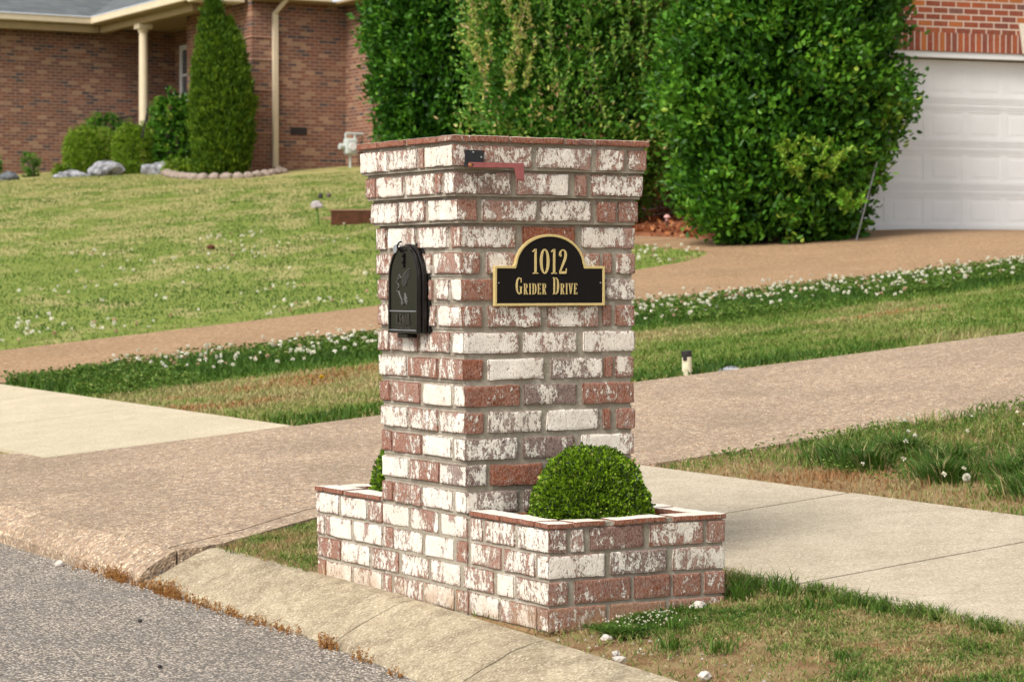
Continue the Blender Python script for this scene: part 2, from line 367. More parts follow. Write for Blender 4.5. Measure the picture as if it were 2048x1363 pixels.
# the far driveway that climbs to the garage
N2 = [(0, 10.1), (1.87, 10.3), (3.4, 10.5), (5, 10.6), (11.3, 10.7), (24, 10.8)]
F2 = [(0, 12.95), (2.8, 13.0), (6.4, 13.45), (9.6, 14.3), (10.75, 14.85), (11.4, 15.6), (11.7, 17.3), (12.0, 18.5), (24, 18.5)]
al2 = list(np.arange(0, 11.3, .5)) + list(np.arange(11.3, 12.2, .1)) + list(np.arange(12.4, 22, .6))
slab('driveway_far', strip(al2, lambda a: interp(a, N2), lambda a: interp(a, F2), 12), M['drive2'], .012)
bpy.data.objects['driveway_far'].name = 'upper_driveway'
slab('garden_path', [[(11.72+.75*t/4, b) for t in range(5)] for b in np.arange(17.6, 26, .4)], M['drive2'], .016)
# sidewalk in poured slabs with open joints
mb = MB()
for b0, b1, a0, a1 in ((1.26, 2.62, .83, 2.02), (-.03, 1.245, .83, 2.03), (-1.35, -.045, .83, 2.06), (-2.6, -1.365, .84, 2.1), (-4, -2.61, .85, 2.1)):
    slab(None, [[(a0+(a1-a0)*t/8, b) for t in range(9)] for b in np.linspace(b0, b1, 6)], None, .018, mb=mb)
tag(mb.build('sidewalk', M['walk']), 'pale concrete sidewalk right of the pillar', kind='structure')
mb = MB()
for b0, b1 in ((5.60, 7.45), (7.46, 9.0), (9.01, 10.25), (13.1, 14.5), (14.51, 16)):
    slab(None, [[(.55+(1.86-.55)*t/8, b) for t in range(9)] for b in np.linspace(b0, b1, 6)], None, .016, mb=mb)
tag(mb.build('sidewalk_beyond', M['walk2']), 'tan concrete sidewalk between the two driveways', kind='structure')
# curb and driveway apron: rolled profile
PROF = [(.0, .005), (-.04, .001), (-.09, -.018), (-.14, -.040), (-.19, -.062), (-.235, -.084), (-.262, -.100), (-.276, -.116), (-.28, -.20)]
def zroad(a, b): return -.115
def curb_part(b0, b1, prof, mb, step=.08):
    bs = np.linspace(b0, b1, max(2, int((b1-b0)/step)))
    P = [[(*XY(pa + shift(b)*(1+.25*(pa < -.05)) + .004*noise.noise((b*6, pa*9, 3)), b), pz + gz(0, b) + .0025*noise.noise((b*9, pa*20, 1))) for pa, pz in prof] for b in bs]
    mb.quadgrid(P)
    for e in (P[0], P[-1]): mb.poly(e + [(e[0][0], e[0][1], e[-1][2])])
mb = MB()
for b0, b1 in ((13.21, 60), (-14, -3.7), (-3.69, -1.5), (-1.49, -.13), (-.122, .74), (.746, 2.26)): curb_part(b0, b1, PROF, mb, .08 if b1 < 5 else .5)
tag(mb.build('curb', M['curb'], smooth=False), 'tan concrete rolled curb in front of the pillar', kind='structure')
mb = MB()
AP = [(-.152, .000), (-.19, -.014), (-.23, -.036), (-.265, -.060), (-.285, -.082), (-.291, -.20)]
curb_part(2.28, 13.2, AP, mb, .15)
tag(mb.build('driveway_apron', M['drive']), 'rolled lip of the driveway along the street', kind='structure')
# street
mb = MB(); P = []
for da in (-.255, -.34, -.5, -1, -2, -4, -7, -9):
    P.append([(*XY(da + shift(b)*1.25, b), -.118 + gz(0, b) + .012*max(-da-.3, 0)*(1 if da > -4.5 else .2) + (.004*noise.noise((b*3, da*9, 5)))) for b in list(np.arange(-8, 6, .12)) + list(np.arange(6, 90, 3))])
mb.quadgrid(P); tag(mb.build('road', M['road'], smooth=True), 'grey worn asphalt street', kind='structure')
# mulch bed under the tall shrubs
fr = [(12.1, 25), (12.3, 20), (12.40, 18.6), (12.58, 17.05), (12.88, 15.95), (13.2, 15.75), (13.45, 15.8)]
bk = [(18.7, 25), (18.0, 22), (17.5, 20), (16.6, 18.5), (15.3, 17.4), (14.2, 16.6), (13.7, 16.2)]
slab('mulch_bed', [[(f_[0]+(k_[0]-f_[0])*t/8, f_[1]+(k_[1]-f_[1])*t/8) for t in range(9)] for f_, k_ in zip(fr, bk)], M['mulch'], .035)

# ------------------------------------------------------------------ THE BRICK MAILBOX PILLAR
px0, py0 = P0
pil = empty('mailbox_pillar', (px0, py0, 0), TH)
tag(pil, 'whitewashed brick mailbox pillar with flared top and low brick planters on both sides', 'pillar')
def rbrick(mb, x0, x1, y0, y1, z0, z1, wf, tint, seed, faces='', r=.0032, wob=.0034, cell=.012):
    """rounded irregular brick. wf = {face: whiteness}; faces finely gridded"""
    c0 = Vector((x0, y0, z0)); c1 = Vector((x1, y1, z1))
    jit = [random.uniform(-.0018, .0018) for _ in range(6)]
    def defo(p):
        q = Vector((min(max(p.x, x0+r), x1-r), min(max(p.y, y0+r), y1-r), min(max(p.z, z0+r), z1-r)))
        d = p - q
        if d.length > 1e-9:
            ax = [abs(d.x) > r*.99, abs(d.y) > r*.99, abs(d.z) > r*.99]
            d = d.normalized()*r if sum(1 for k in (d.x, d.y, d.z) if abs(k) > 1e-6) > 1 else d
        p2 = q + d
        s_ = p*13; n1 = noise.noise_vector((s_.x+seed*31, s_.y+seed*17, s_.z)); s2 = p*55; n2 = noise.noise_vector((s2.x+seed*31, s2.y, s2.z+seed*7))
        p2 += n1*wob + n2*wob*.45
        p2.z += jit[4]*(p.x-x0) / max(x1-x0, .01)
        return p2
    def par(ln, n):
        e1, e2 = r*.95/ln, min(.3, .010/ln)
        return [0, e1] + [e2+(1-2*e2)*k/max(1, n-2) for k in range(max(1, n-2)+1)] + [1-e1, 1]
    dims = {'L': (y1-y0, z1-z0), 'B': (y1-y0, z1-z0), 'R': (x1-x0, z1-z0), 'F': (x1-x0, z1-z0), 'T': (x1-x0, y1-y0), 'D': (x1-x0, y1-y0)}
    def face(fn, nu, nv, key):
        lu, lv = dims[key]; U, Vv = par(lu, nu), par(lv, nv)
        P = [[defo(fn(u, v)) for u in U] for v in Vv]
        A = [[min(1., min(u*lu, (1-u)*lu, v*lv, (1-v)*lv)/.011) for u in U] for v in Vv]
        mb.quadgrid(P, (wf.get(key, wf.get('*', .5)), tint, seed), A=A)
    L = lambda a, b, t: a+(b-a)*t
    nx, ny, nz = [max(2, int((b-a)/cell)) for a, b in ((x0, x1), (y0, y1), (z0, z1))]
    if not any(k in faces for k in 'Xx'): nx = nx
    face(lambda u, v: Vector((x0, L(y0, y1, u), L(z0, z1, v))), ny, nz, 'L')      # street face (-x)
    face(lambda u, v: Vector((L(x0, x1, u), y0, L(z0, z1, v))), nx, nz, 'R')      # camera face (-y)
    face(lambda u, v: Vector((x1, L(y0, y1, u), L(z0, z1, v))), ny, nz, 'B')
    face(lambda u, v: Vector((L(x0, x1, u), y1, L(z0, z1, v))), nx, nz, 'F')
    face(lambda u, v: Vector((L(x0, x1, u), L(y0, y1, v), z1)), nx, ny, 'T')
    face(lambda u, v: Vector((L(x0, x1, u), L(y0, y1, v), z0)), nx, ny, 'D')
rr = lambda a, b: random.uniform(a, b)
# measured courses, top to bottom: (front offset, near offset, street-face joints, camera-face joints)
ROWS = [
(-0.0691, 0.4195, [1.0094, 0.8339, 0.8218, 0.641, 0.6314, 0.5977, 0.593, 0.4195], [-0.0691, 0.1977, 0.2161, 0.4021, 0.4238, 0.5194, 0.5348, 0.6012]),
(-0.0578, 0.431, [0.9981, 0.9325, 0.9243, 0.7504, 0.7336, 0.5596, 0.5474, 0.5098, 0.4911, 0.431], [-0.0578, 0.1343, 0.1536, 0.3311, 0.3553, 0.3941, 0.4131, 0.5943]),
(-0.0416, 0.4425, [0.9924, 0.8163, 0.8063, 0.6443, 0.6222, 0.4425], [-0.0416, 0.0253, 0.0444, 0.2251, 0.2421, 0.4192, 0.441, 0.505, 0.515, 0.5841]),
(-0.0252, 0.454, [0.9837, 0.9217, 0.9064, 0.7331, 0.7116, 0.5337, 0.5131, 0.454], [-0.0252, 0.1634, 0.1892, 0.3685, 0.395, 0.5794]),
(-0.0244, 0.454, [0.9853, 0.8845, 0.8693, 0.814, 0.794, 0.6376, 0.6204, 0.454], [-0.0244, 0.0421, 0.0654, 0.1619, 0.175, 0.356, 0.3722, 0.4548, 0.4674, 0.4976, 0.5168, 0.5805]),
(-0.0219, 0.454, [0.9839, 0.9199, 0.8975, 0.7198, 0.7002, 0.6326, 0.6116, 0.5304, 0.5098, 0.454], [-0.0219, 0.0836, 0.0965, 0.249, 0.2623, 0.4537, 0.4756, 0.5794]),
(-0.0202, 0.454, [0.983, 0.9129, 0.8976, 0.7327, 0.718, 0.6166, 0.6004, 0.454], [-0.0202, 0.0483, 0.0721, 0.249, 0.2713, 0.4526, 0.4674, 0.4965, 0.513, 0.5805]),
(-0.0169, 0.454, [0.9895, 0.9193, 0.9111, 0.731, 0.7144, 0.5357, 0.5142, 0.454], [-0.0169, 0.1697, 0.1908, 0.3733, 0.3993, 0.5794]),
(-0.0153, 0.454, [0.9864, 0.8093, 0.7964, 0.6162, 0.6038, 0.454], [-0.0153, 0.053, 0.0706, 0.2596, 0.2852, 0.4647, 0.474, 0.502, 0.5141, 0.5777]),
(-0.0119, 0.454, [0.9877, 0.9238, 0.9085, 0.7335, 0.7091, 0.5326, 0.5139, 0.454], [-0.0119, 0.1766, 0.1908, 0.3766, 0.3977, 0.576]),
(-0.0103, 0.454, [0.9868, 0.8158, 0.7988, 0.6234, 0.6063, 0.454], [-0.0103, 0.0551, 0.0721, 0.2517, 0.2713, 0.451, 0.4691, 0.4932, 0.5168, 0.5805]),
(-0.0086, 0.454, [0.9869, 0.923, 0.9128, 0.7299, 0.7153, 0.5433, 0.5199, 0.454], [-0.0086, 0.1687, 0.1897, 0.3668, 0.3928, 0.5777]),
(-0.007, 0.454, [0.987, 0.8121, 0.8021, 0.6219, 0.6076, 0.454], [-0.007, 0.0628, 0.0784, 0.2559, 0.2756, 0.4537, 0.4701, 0.4976, 0.5168, 0.5805]),
(-0.0053, 0.454, [0.9861, 0.9212, 0.909, 0.7361, 0.7234, 0.5446, 0.5213, 0.454], [-0.0053, 0.1697, 0.1918, 0.3722, 0.3966, 0.5794])]
# paint cover per brick, 0 bare .. 9 white; second digit string = clay tint (0 red .. 9 purple)
WL = ['7759', '47747', '7676', '6775', '56667', '565775'.replace('75', '77')[:5], '5667', '4658', '8458', '3599', '8677', '3498'[:4], '9478', '4587']
WR = ['5765', '5756', '46734', '6075'[0:1]+'06', '46453', '356'[:3]+'7', '35644', '878', '19634', '244'[:1]+'43', '37924', '648', '41534', '636']
TR = ['3322', '7222', '4370', '204', '42222', '222'+'8', '22222', '333', '24800', '182', '28821', '883', '81222', '882']
ZT, DZ = 1.372, .0775
mb = MB(); core = MB()
def whit(s, i, d=.55): return (int(s[i])/10+.04) if i < len(s) else d
for i, (a0, b0, Lj, Rj) in enumerate(ROWS):
    zt = ZT - i*DZ; z1 = zt - .0085; z0 = zt - DZ + .0085
    b1, a1 = Lj[0], Rj[-1]; dep = .088
    lb = [(Lj[k+1], Lj[k]) for k in range(0, len(Lj), 2)]      # far .. near
    rb = [(Rj[k], Rj[k+1]) for k in range(0, len(Rj), 2)]
    wl, wr, tr = WL[i], WR[i], TR[i]
    for k, (y0, y1) in enumerate(lb[:-1]):
        rbrick(mb, a0+rr(-.0015, .001), a0+dep, y0, y1, z0+rr(-.001, .001), z1+rr(-.001, .001), {'*': whit(wl, k)}, random.choice([.2, .3, .4, .5]), rr(0, 1))
    # corner brick shared by both faces
    y0, y1 = lb[-1]; x0, x1 = rb[0]
    rbrick(mb, a0, x1, b0, y1, z0, z1, {'L': whit(wl, len(lb)-1), 'R': whit(wr, 0), '*': .5}, int(tr[0])/10, rr(0, 1))
    for k, (x0, x1) in enumerate(rb[1:]):
        rbrick(mb, x0, x1, b0+rr(-.0015, .001), b0+dep, z0+rr(-.001, .001), z1+rr(-.001, .001), {'*': whit(wr, k+1)}, int(tr[k+1])/10 if k+1 < len(tr) else .3, rr(0, 1))
    # the two faces turned away from the street corner
    off = .1*(i % 2); x = a0+dep+.012+off*.5
    while x < a1-.05:
        rbrick(mb, x, min(x+.185, a1-.002), b1-dep, b1, z0, z1, {'*': rr(.45, .8)}, rr(.2, .6), rr(0, 1), cell=.03); x += .2
    y = b0+dep+.012+off*.5
    while y < b1-dep-.03:
        rbrick(mb, a1-dep, a1, y, min(y+.185, b1-dep-.012), z0, z1, {'*': rr(.45, .8)}, rr(.2, .6), rr(0, 1), cell=.03); y += .2
    core.box(a0+.0075, a1-.0075, b0+.0075, b1-.0075, zt-DZ-(0 if i < 13 else .29), zt)
def ring_planter(B, P, zs, b0, b1, a1, shared=False, dz=.0725, dep=.082, near=True):
    pass
# four base courses, street face continuous from planter to pillar to planter
BASE = [
 [1.4743, 1.3053, 1.2852, 1.108, 1.0932, 1.0009, 0.992, 0.8205, 0.8066, 0.6366, 0.6166, 0.4603, 0.4412, 0.3718, 0.3568, 0.1882, 0.1667, -0.0011],
 [1.4631, 1.4073, 1.3946, 1.2132, 1.1935, 1.0009, 0.9900, 0.925, 0.9162, 0.7337, 0.7133, 0.5417, 0.5248, 0.4603, 0.4374, 0.2643, 0.2448, 0.0761, 0.0587, -0.0011],
 [1.4583, 1.2945, 1.2821, 1.0887, 1.0666, 0.8864, 0.8695, 0.6943, 0.6768, 0.4989, 0.4821, 0.3072, 0.2826, 0.1918, 0.1727, -0.0011],
 [1.4583, 1.3993, 1.3914, 1.2132, 1.1935, 1.0052, 0.995, 0.9333, 0.9221, 0.731, 0.7202, 0.5339, 0.5267, 0.4539, 0.4412, 0.2728, 0.2627, 0.0645, 0.0552, -0.0011]]
PLN = [[0, 0.0616, 0.0756, 0.1175, 0.1386, 0.3155, 0.3365, 0.5207, 0.5334, 0.5933], [0, 0.1845, 0.2058, 0.3932, 0.4151, 0.5933],
       [0, 0.0651, 0.0874, 0.2723, 0.2845, 0.4064, 0.4165, 0.5111, 0.5222, 0.5933], [0, .19, .203, .39, .405, .5933]]
WB = ['775757768', '588589466'+'7', '48568697', '487568587'+'4']; WP = ['47355', '957', '43234', '444']; TP = ['72732', '386', '66652', '666']
BZ = .0725; pm = MB(); pmL = MB(); coreP = MB(); coreL = MB()
for r in range(4):
    zt = .29 - r*BZ; z1, z0 = zt-.0045, zt-BZ+.0045
    J = BASE[r]
    for k in range(0, len(J), 2):
        y1, y0 = J[k], J[k+1]; y0 = max(y0, 0); c = (y0+y1)/2
        last = k == len(J)-2
        tgt = pmL if c > 1.0 else (mb if c > .45 else pm)
        if last: rbrick(pm, 0, PLN[r][1], 0, y1, z0, z1, {'L': whit(WB[r], k//2), 'R': whit(WP[r], 0)}, int(TP[r][0])/10, rr(0, 1), wob=.0022)
        else: rbrick(tgt, rr(-.001, .001), .082, y0, y1, z0, z1, {'*': whit(WB[r], k//2)}, random.choice([.2, .3, .4, .5]), rr(0, 1), wob=.0022)
    Q = PLN[r]
    for k in range(2, len(Q), 2):
        rbrick(pm, Q[k], Q[k+1], rr(-.001, .001), .075, z0, z1, {'*': whit(WP[r], k//2)}, int(TP[r][k//2])/10, rr(0, 1), wob=.0022)
    x = .02 if r % 2 else .1
    while x < .55:      # far end of the left planter, seen only from the other side
        rbrick(pmL, x, min(x+.19, .594), 1.39, 1.472, z0, z1, {'*': rr(.4, .8)}, rr(.2, .6), rr(0, 1), cell=.03); x += .2
    for t_, ys in ((pm, (.087, .45)), (pmL, (1.0, 1.37))):
        y = ys[0] + (.0 if r % 2 else .06)
        while y < ys[1]-.04: rbrick(t_, .512, .594, y, min(y+.19, ys[1]), z0, z1, {'*': rr(.4, .8)}, rr(.2, .6), rr(0, 1), cell=.03); y += .2
mb.build('brick_column', M['brick'], pil, smooth=True, merge=.0002)
core.box(.006, .585, .458, .990, -.12, .289)
core.box(-.064, .596, .4245, 1.0044, 1.371, 1.3735)
core.build('mortar', M['mortar'], pil)
pR = pm.build('planter_wall', M['brick'], pil, smooth=True, merge=.0002)
pL = pmL.build('planter_wall', M['brick'], pil, smooth=True, merge=.0002)
pR['label'] = 'low brick planter box nearer the camera'; pL['label'] = 'low brick planter box beyond the pillar'
def pcore(b0, b1, near):
    c = MB()
    c.box(.006, .070, b0, b1, -.15, .2885)
    c.box(.520, .588, b0, b1, -.15, .2885)
    if near: c.box(.070, .520, .006, .068, -.15, .2885)
    else: c.box(.070, .520, b1-.07, b1-.006, -.15, .2885)
    return c
pcore(.006, .455, True).build('mortar', M['mortar'], pR); pcore(.992, 1.466, False).build('mortar', M['mortar'], pL)
def liner(b0, b1, par):
    c = MB(); t = .003
    c.box(.070, .070+t, b0, b1, .15, .2895); c.box(.512, .518, b0, b1, .15, .2895)
    c.box(.073, .512, b0, b0+t, .15, .2895); c.box(.073, .512, b1-t, b1, .15, .2895)
    c.build('inner_brick', M['inner'], par)
liner(.069, .45, pR); liner(1.0, 1.394, pL)
# footing under the near corner
c = MB(); c.box(.004, .60, .004, .07, -.2, .0015); c.box(.004, .07, .004, .44, -.2, .0015); c.build('footing', plain('dirty_footing', (.30, .19, .10), .95, .1, 0., .3, 50.), pR)
# thin rim bricks, top of the planters, painted white above and bare red on the edge
def rim(par, segs, z, h=.0145, edge=.25):
    m_ = MB()
    for x0, x1, y0, y1 in segs:
        e = rr(.12, edge); rbrick(m_, x0, x1, y0, y1, z, z+h+rr(-.001, .001), {'T': 1.25, 'L': e, 'R': e, 'B': .3, 'F': .3, 'D': .3}, .25, rr(0, 1), r=.002, wob=.0018)
    return m_.build('rim', M['brick'], par, smooth=True, merge=.0002)
dR = .078
rim(pR, [(-.003, dR, .2667, .4412), (-.003, dR, .0761, .2546), (-.003, dR, .0587-.061, .0587+.007),
         (dR+.004, .1845, -.003, dR), (.2165, .3895, -.003, dR), (.4151, .597, -.003, dR), (.516, .597, dR+.006, .26), (.516, .597, .27, .44)], .2895)
rim(pL, [(-.003, dR, 1.27, 1.4041), (-.003, dR, 1.01, 1.1904+.06), (-.003, dR, 1.413, 1.472), (dR+.006, .26, 1.392, 1.472), (.275, .45, 1.392, 1.472), (.46, .597, 1.392, 1.472), (.516, .597, 1.01, 1.19), (.516, .597, 1.20, 1.38)], .2895)
for par, y0, y1, yn in ((pR, .003, .45, 'n'), (pL, 1.0, 1.468, 'f')):   # mortar bed under the rim bricks
    c = MB(); c.box(.003, dR-.004, y0, y1, .2887, .3005); c.box(.519, .591, y0, y1, .2887, .3005)
    yy = (.003, dR-.004) if yn == 'n' else (1.396, 1.468); c.box(dR-.004, .519, *yy, .2887, .3005)
    c.build('mortar_bed', M['mortar'], par)
# cap of the pillar
m_ = MB()
CL = [1.018, 0.8836, 0.8744, 0.7066, 0.689, 0.5056]; CR = [-0.0755, 0.1152, 0.122, 0.3048, 0.3128, 0.3557, 0.3611, 0.4069, 0.415, 0.607]
for k in range(0, 6, 2): rbrick(m_, -.0755, .02, CL[k+1], CL[k], 1.3735, 1.3915, {'T': 1.25, 'L': .12, '*': .3}, .2, rr(0, 1), r=.0025, wob=.0022)
tints = [.1, .15, .6, .7, .2]
for k in range(0, 10, 2): rbrick(m_, CR[k], CR[k+1], .413, .500 if k == 0 else .51, 1.3735+.0005*k/4, 1.3915, {'T': 1.25, 'R': .16, 'L': .45, '*': .3}, tints[k//2], rr(0, 1), r=.0025, wob=.0022)
for k in range(3): rbrick(m_, .03+.19*k, .21+.19*k, .925, 1.018, 1.3735, 1.3915, {'T': 1.1, '*': .3}, .2, rr(0, 1), r=.0025, cell=.03)
for k in range(2): rbrick(m_, .515, .607, .52+.2*k, .71+.2*k, 1.3735, 1.3915, {'T': 1.1, '*': .3}, .2, rr(0, 1), r=.0025, cell=.03)
m_.build('cap', M['brick'], pil, smooth=True, merge=.0002)
c = MB(); c.box(-.067, .599, .4215, 1.01, 1.3734, 1.389); c.build('cap_mortar', M['mortar'], pil)
for b0, b1, par in ((.078, .454, pR), (1.0, 1.39, pL)):
    c = MB(); c.quadgrid([[(x, y, .268+.008*noise.noise((x*20, y*20, 2))) for x in np.linspace(.073, .512, 18)] for y in np.linspace(b0, b1, 16)])
    tag(c.build('soil', M['soil'], par, smooth=True))

# ------------------------------------------------------------------ lettering built from strokes
def stroke(mb, pts, wds, y0, y1, ox, oz, s):
    """ribbon in the x-z plane, thickness y0..y1"""
    n = len(pts); Lf, Rt = [], []
    for i in range(n):
        p = Vector(pts[i]); d = Vector(pts[min(i+1, n-1)]) - Vector(pts[max(i-1, 0)]); d.normalize()
        nr = Vector((-d.y, d.x))*(wds[i] if isinstance(wds, (list, tuple)) else wds)*.5
        Lf.append(p+nr); Rt.append(p-nr)
    out = [((ox+p.x*s), (oz+p.y*s)) for p in Lf + Rt[::-1]]
    k = len(mb.v); m = len(Lf)
    for y in (y0, y1):
        for p in Lf: mb.v.append((ox+p.x*s, y, oz+p.y*s))
        for p in Rt: mb.v.append((ox+p.x*s, y, oz+p.y*s))
    F = []
    for i in range(m-1):
        F += [(k+i, k+i+1, k+m+i+1, k+m+i), (k+2*m+i, k+3*m+i, k+3*m+i+1, k+2*m+i+1),
              (k+i, k+2*m+i, k+2*m+i+1, k+i+1), (k+m+i, k+m+i+1, k+3*m+i+1, k+3*m+i)]
    F += [(k, k+m, k+3*m, k+2*m), (k+m-1, k+3*m-1, k+4*m-1, k+2*m-1)]
    mb.f += F; mb.c += [(1, 1, 1, 1)]*len(F)
def arc(cx, cz, rx, rz, t0, t1, n, wt, wn):
    pts, ws = [], []
    for i in range(n+1):
        t = R(t0+(t1-t0)*i/n); pts.append((cx+rx*math.cos(t), cz+rz*math.sin(t)))
        ws.append(wn+(wt-wn)*abs(math.cos(t))**1.3)
    return pts, ws
TK, TN = .092, .043
def st(x, z0=0, z1=1, w=TK): return ([(x, z0), (x, z1)], w)
def sf(x0, x1, z, w=TN): return ([(x0, z), (x1, z)], w)
GL = {
 '1': (.40, [st(.20), sf(.06, .34, .022), ([(.205, .975), (.13, .93), (.03, .885)], [.07, .07, .03])]),
 '0': (.52, [arc(.25, .5, .19, .475, 0, 360, 36, .115, .05)]),
 '2': (.50, [([(.09, .74), (.08, .82), (.12, .91), (.20, .965), (.29, .955), (.365, .88), (.385, .75), (.35, .60), (.27, .44), (.16, .24), (.07, .07)], [.11, .08, .05, .045, .06, .09, .11, .105, .09, .07, .06]), ([(.045, .055), (.40, .055)], .10), ([(.405, .03), (.425, .22)], .035), arc(.105, .745, .028, .028, 0, 360, 8, .05, .05)]),
 'G': (.56, [arc(.27, .5, .19, .475, 52, 308, 26, .11, .045), st(.41, .05, .44, .09), sf(.31, .50, .445), st(.425, .70, .96, .035)]),
 'R': (.53, [st(.12), sf(.02, .22, .022), sf(.02, .2, .978), ([(.12, .975), (.27, .975), (.37, .90), (.39, .76), (.37, .62), (.27, .53), (.14, .52)], [.045, .045, .08, .11, .08, .045, .045]), ([(.24, .52), (.38, .06), (.41, .02)], [.09, .10, .09]), sf(.36, .51, .022)]),
 'I': (.29, [st(.14), sf(.03, .25, .022), sf(.03, .25, .978)]),
 'D': (.54, [st(.12), sf(.02, .22, .022), sf(.02, .22, .978), ([(.12, .975), (.27, .97), (.385, .85), (.42, .66), (.43, .5), (.42, .34), (.385, .15), (.27, .03), (.12, .025)], [.045, .05, .09, .11, .115, .11, .09, .05, .045])]),
 'E': (.47, [st(.12), sf(.02, .40, .022), sf(.02, .39, .978), sf(.12, .30, .52), st(.40, .0, .2, .035), st(.385, .8, 1., .035), st(.30, .43, .61, .03)]),
 'V': (.52, [([(.09, .97), (.26, .03)], [.105, .10]), ([(.42, .97), (.26, .03)], [.045, .045]), sf(.02, .18, .978), sf(.34, .5, .978)]),
 'U': (.54, [st(.12, .2, 1, .11), ([(.12, .24), (.15, .08), (.25, .02), (.35, .08), (.38, .24)], .07), st(.38, .2, 1, .05)]),
 'S': (.48, [([(.36, .82), (.30, .95), (.20, .97), (.10, .88), (.09, .72), (.20, .55), (.33, .42), (.38, .25), (.31, .07), (.20, .02), (.09, .08), (.06, .2)], .09)]),
 '.': (.22, [st(.1, 0, .1, .1)]),
 'M': (.68, [st(.10, w=.06), st(.55), ([(.12, .97), (.32, .1)], .1), ([(.53, .97), (.33, .1)], .05)]),
 'A': (.54, [([(.06, 0), (.25, 1)], .05), ([(.25, 1), (.45, 0)], .11), sf(.12, .40, .33)]),
 'L': (.46, [st(.12), sf(.02, .40, .022), st(.39, 0, .2, .04), sf(.03, .21, .978)]),
}
def text_w(t, s, small, gap): return sum((GL[c][0]*(s if i == 0 or small is None else small) if c != ' ' else s*.32)+gap for i, c in enumerate(t))
def word(mb, t, x, z, s, y0, y1, small=None, gap=0., sx=1.):
    for i, c in enumerate(t):
        k = s if (i == 0 or small is None) else small
        if c == ' ': x += s*.32; continue
        wd, strokes = GL[c]
        for pts, ws in strokes: stroke(mb, [(p[0]*sx, p[1]) for p in pts], ws, y0, y1, x, z, k)
        x += wd*k*sx + gap
    return x
# ------------------------------------------------------------------ address plaque (local x along the wall, -y out)
def place(a, b, z, name, rz=0.): x, y = XY(a, b); return empty(name, (x, y, z), TH+rz)
pq = place(.2747, .4505, .898, 'address_plaque'); tag(pq, 'black arched address plaque with gold rim and gold lettering 1012 Grider Drive', 'plaque')
def plaque_outline(d):
    hw, zb, zr, rx, rt = .1905-d, 0+d, .118-d, .121-d*.9, .212-d
    pts = [(-hw, zb), (hw, zb), (hw, zr)]
    # shoulder curve: an arch a little wider at the foot
    n = 26; zc = .118 + (.008 if d else .008)
    pts.append((rx+.004, zr))
    for i in range(n+1):
        t = R(6 + 168*i/n); pts.append((rx*math.cos(t)*(1 if True else 1), .118-.002 + (rt-.116)*math.sin(t)))
    pts.append((-rx-.004, zr)); pts.append((-hw, zr)); return pts
m1 = MB(); m1.prism(plaque_outline(.002), -.0060, .0); m1.build('plate', M['plaque'], pq, fixn=True)
m1 = MB(); o0, o1 = plaque_outline(0), plaque_outline(.0078); n = len(o0); k = 0
for y in (-.0085, 0.003):
    m1.v += [(p[0], y, p[1]) for p in o0]; m1.v += [(p[0], y, p[1]) for p in o1]
for i in range(n):
    j = (i+1) % n
    m1.f += [(i, j, n+j, n+i), (i, 2*n+i, 2*n+j, j), (n+i, n+j, 3*n+j, 3*n+i)]; m1.c += [(1, 1, 1, 1)]*3
m1.build('rim', M['gold'], pq, fixn=True, bevel=.0012)
m1 = MB(); wd = text_w('1012', .081, None, .0028)
word(m1, '1012', -.0640, .0945, .0735, -.0088, -.0055, gap=.0030, sx=.86)
m1.build('lettering', M['gold'], pq, fixn=True)
m1 = MB(); x = word(m1, 'GRIDER', -.119, .0340, .0500, -.0088, -.0055, small=.0325, gap=.0031, sx=.86)
word(m1, 'DRIVE', x+.0185, .0340, .0500, -.0088, -.0055, small=.0325, gap=.0031, sx=.86)
m1.build('lettering', M['gold'], pq, fixn=True)
for sx in (-1, 1):
    m1 = MB(); m1.cyl((sx*.176, -.0058, .068), (sx*.176, -.0082, .068), .0028, .0018, 10); m1.build('screw', M['steel'], pq)

# ------------------------------------------------------------------ mailbox set into the street face (local x = along the wall away from camera, y into the wall)
mbx = empty('mailbox', (*XY(-.006, .751), .815), TH + math.pi/2); tag(mbx, 'black metal mailbox with arched door set into the street side of the brick pillar', 'mailbox')
# local frame: x axis -> -a?  rotate so local +x = S direction (b), local +y = -a (outwards)
def arch(hw, h, n=20, lift=0.):
    zc = h - hw*1.12; pts = [(-hw, 0), (hw, 0)]
    for i in range(n+1):
        t = math.pi*i/n; pts.append((hw*math.cos(t), zc + hw*1.12*math.sin(t)))
    return pts
m1 = MB(); m1.prism(arch(.093, .262), .014, -.30); m1.build('body', M['black'], mbx, fixn=True, bevel=.003)
m1 = MB(); m1.prism(arch(.102, .273), -.03, .017); m1.build('flange', M['black'], mbx, fixn=True, bevel=.003)
m1 = MB(); m1.prism(arch(.0965, .268), .018, .034); m1.build('band', M['black'], mbx, fixn=True, bevel=.003)
m1 = MB(); m1.prism(arch(.0925, .262), .034, .048); door = m1.build('door', M['black'], mbx, fixn=True, bevel=.004)
m1 = MB()   # pressed rim of the door
o0 = arch(.0925, .262, 28); o1 = [(p[0]*.925, .006+p[1]*.955) for p in o0]; n = len(o0)
for y in (.0480, .0515): m1.v += [(p[0], y, p[1]) for p in o0]; m1.v += [(p[0], y, p[1]) for p in o1]
for i in range(n):
    j = (i+1) % n; m1.f += [(i, j, n+j, n+i), (2*n+i, 2*n+j, 3*n+j, 3*n+i), (i, 2*n+i, 2*n+j, j), (n+i, n+j, 3*n+j, 3*n+i)]; m1.c += [(1,)*4]*4
m1.build('door_rim', M['black'], door, fixn=True, bevel=.0012)
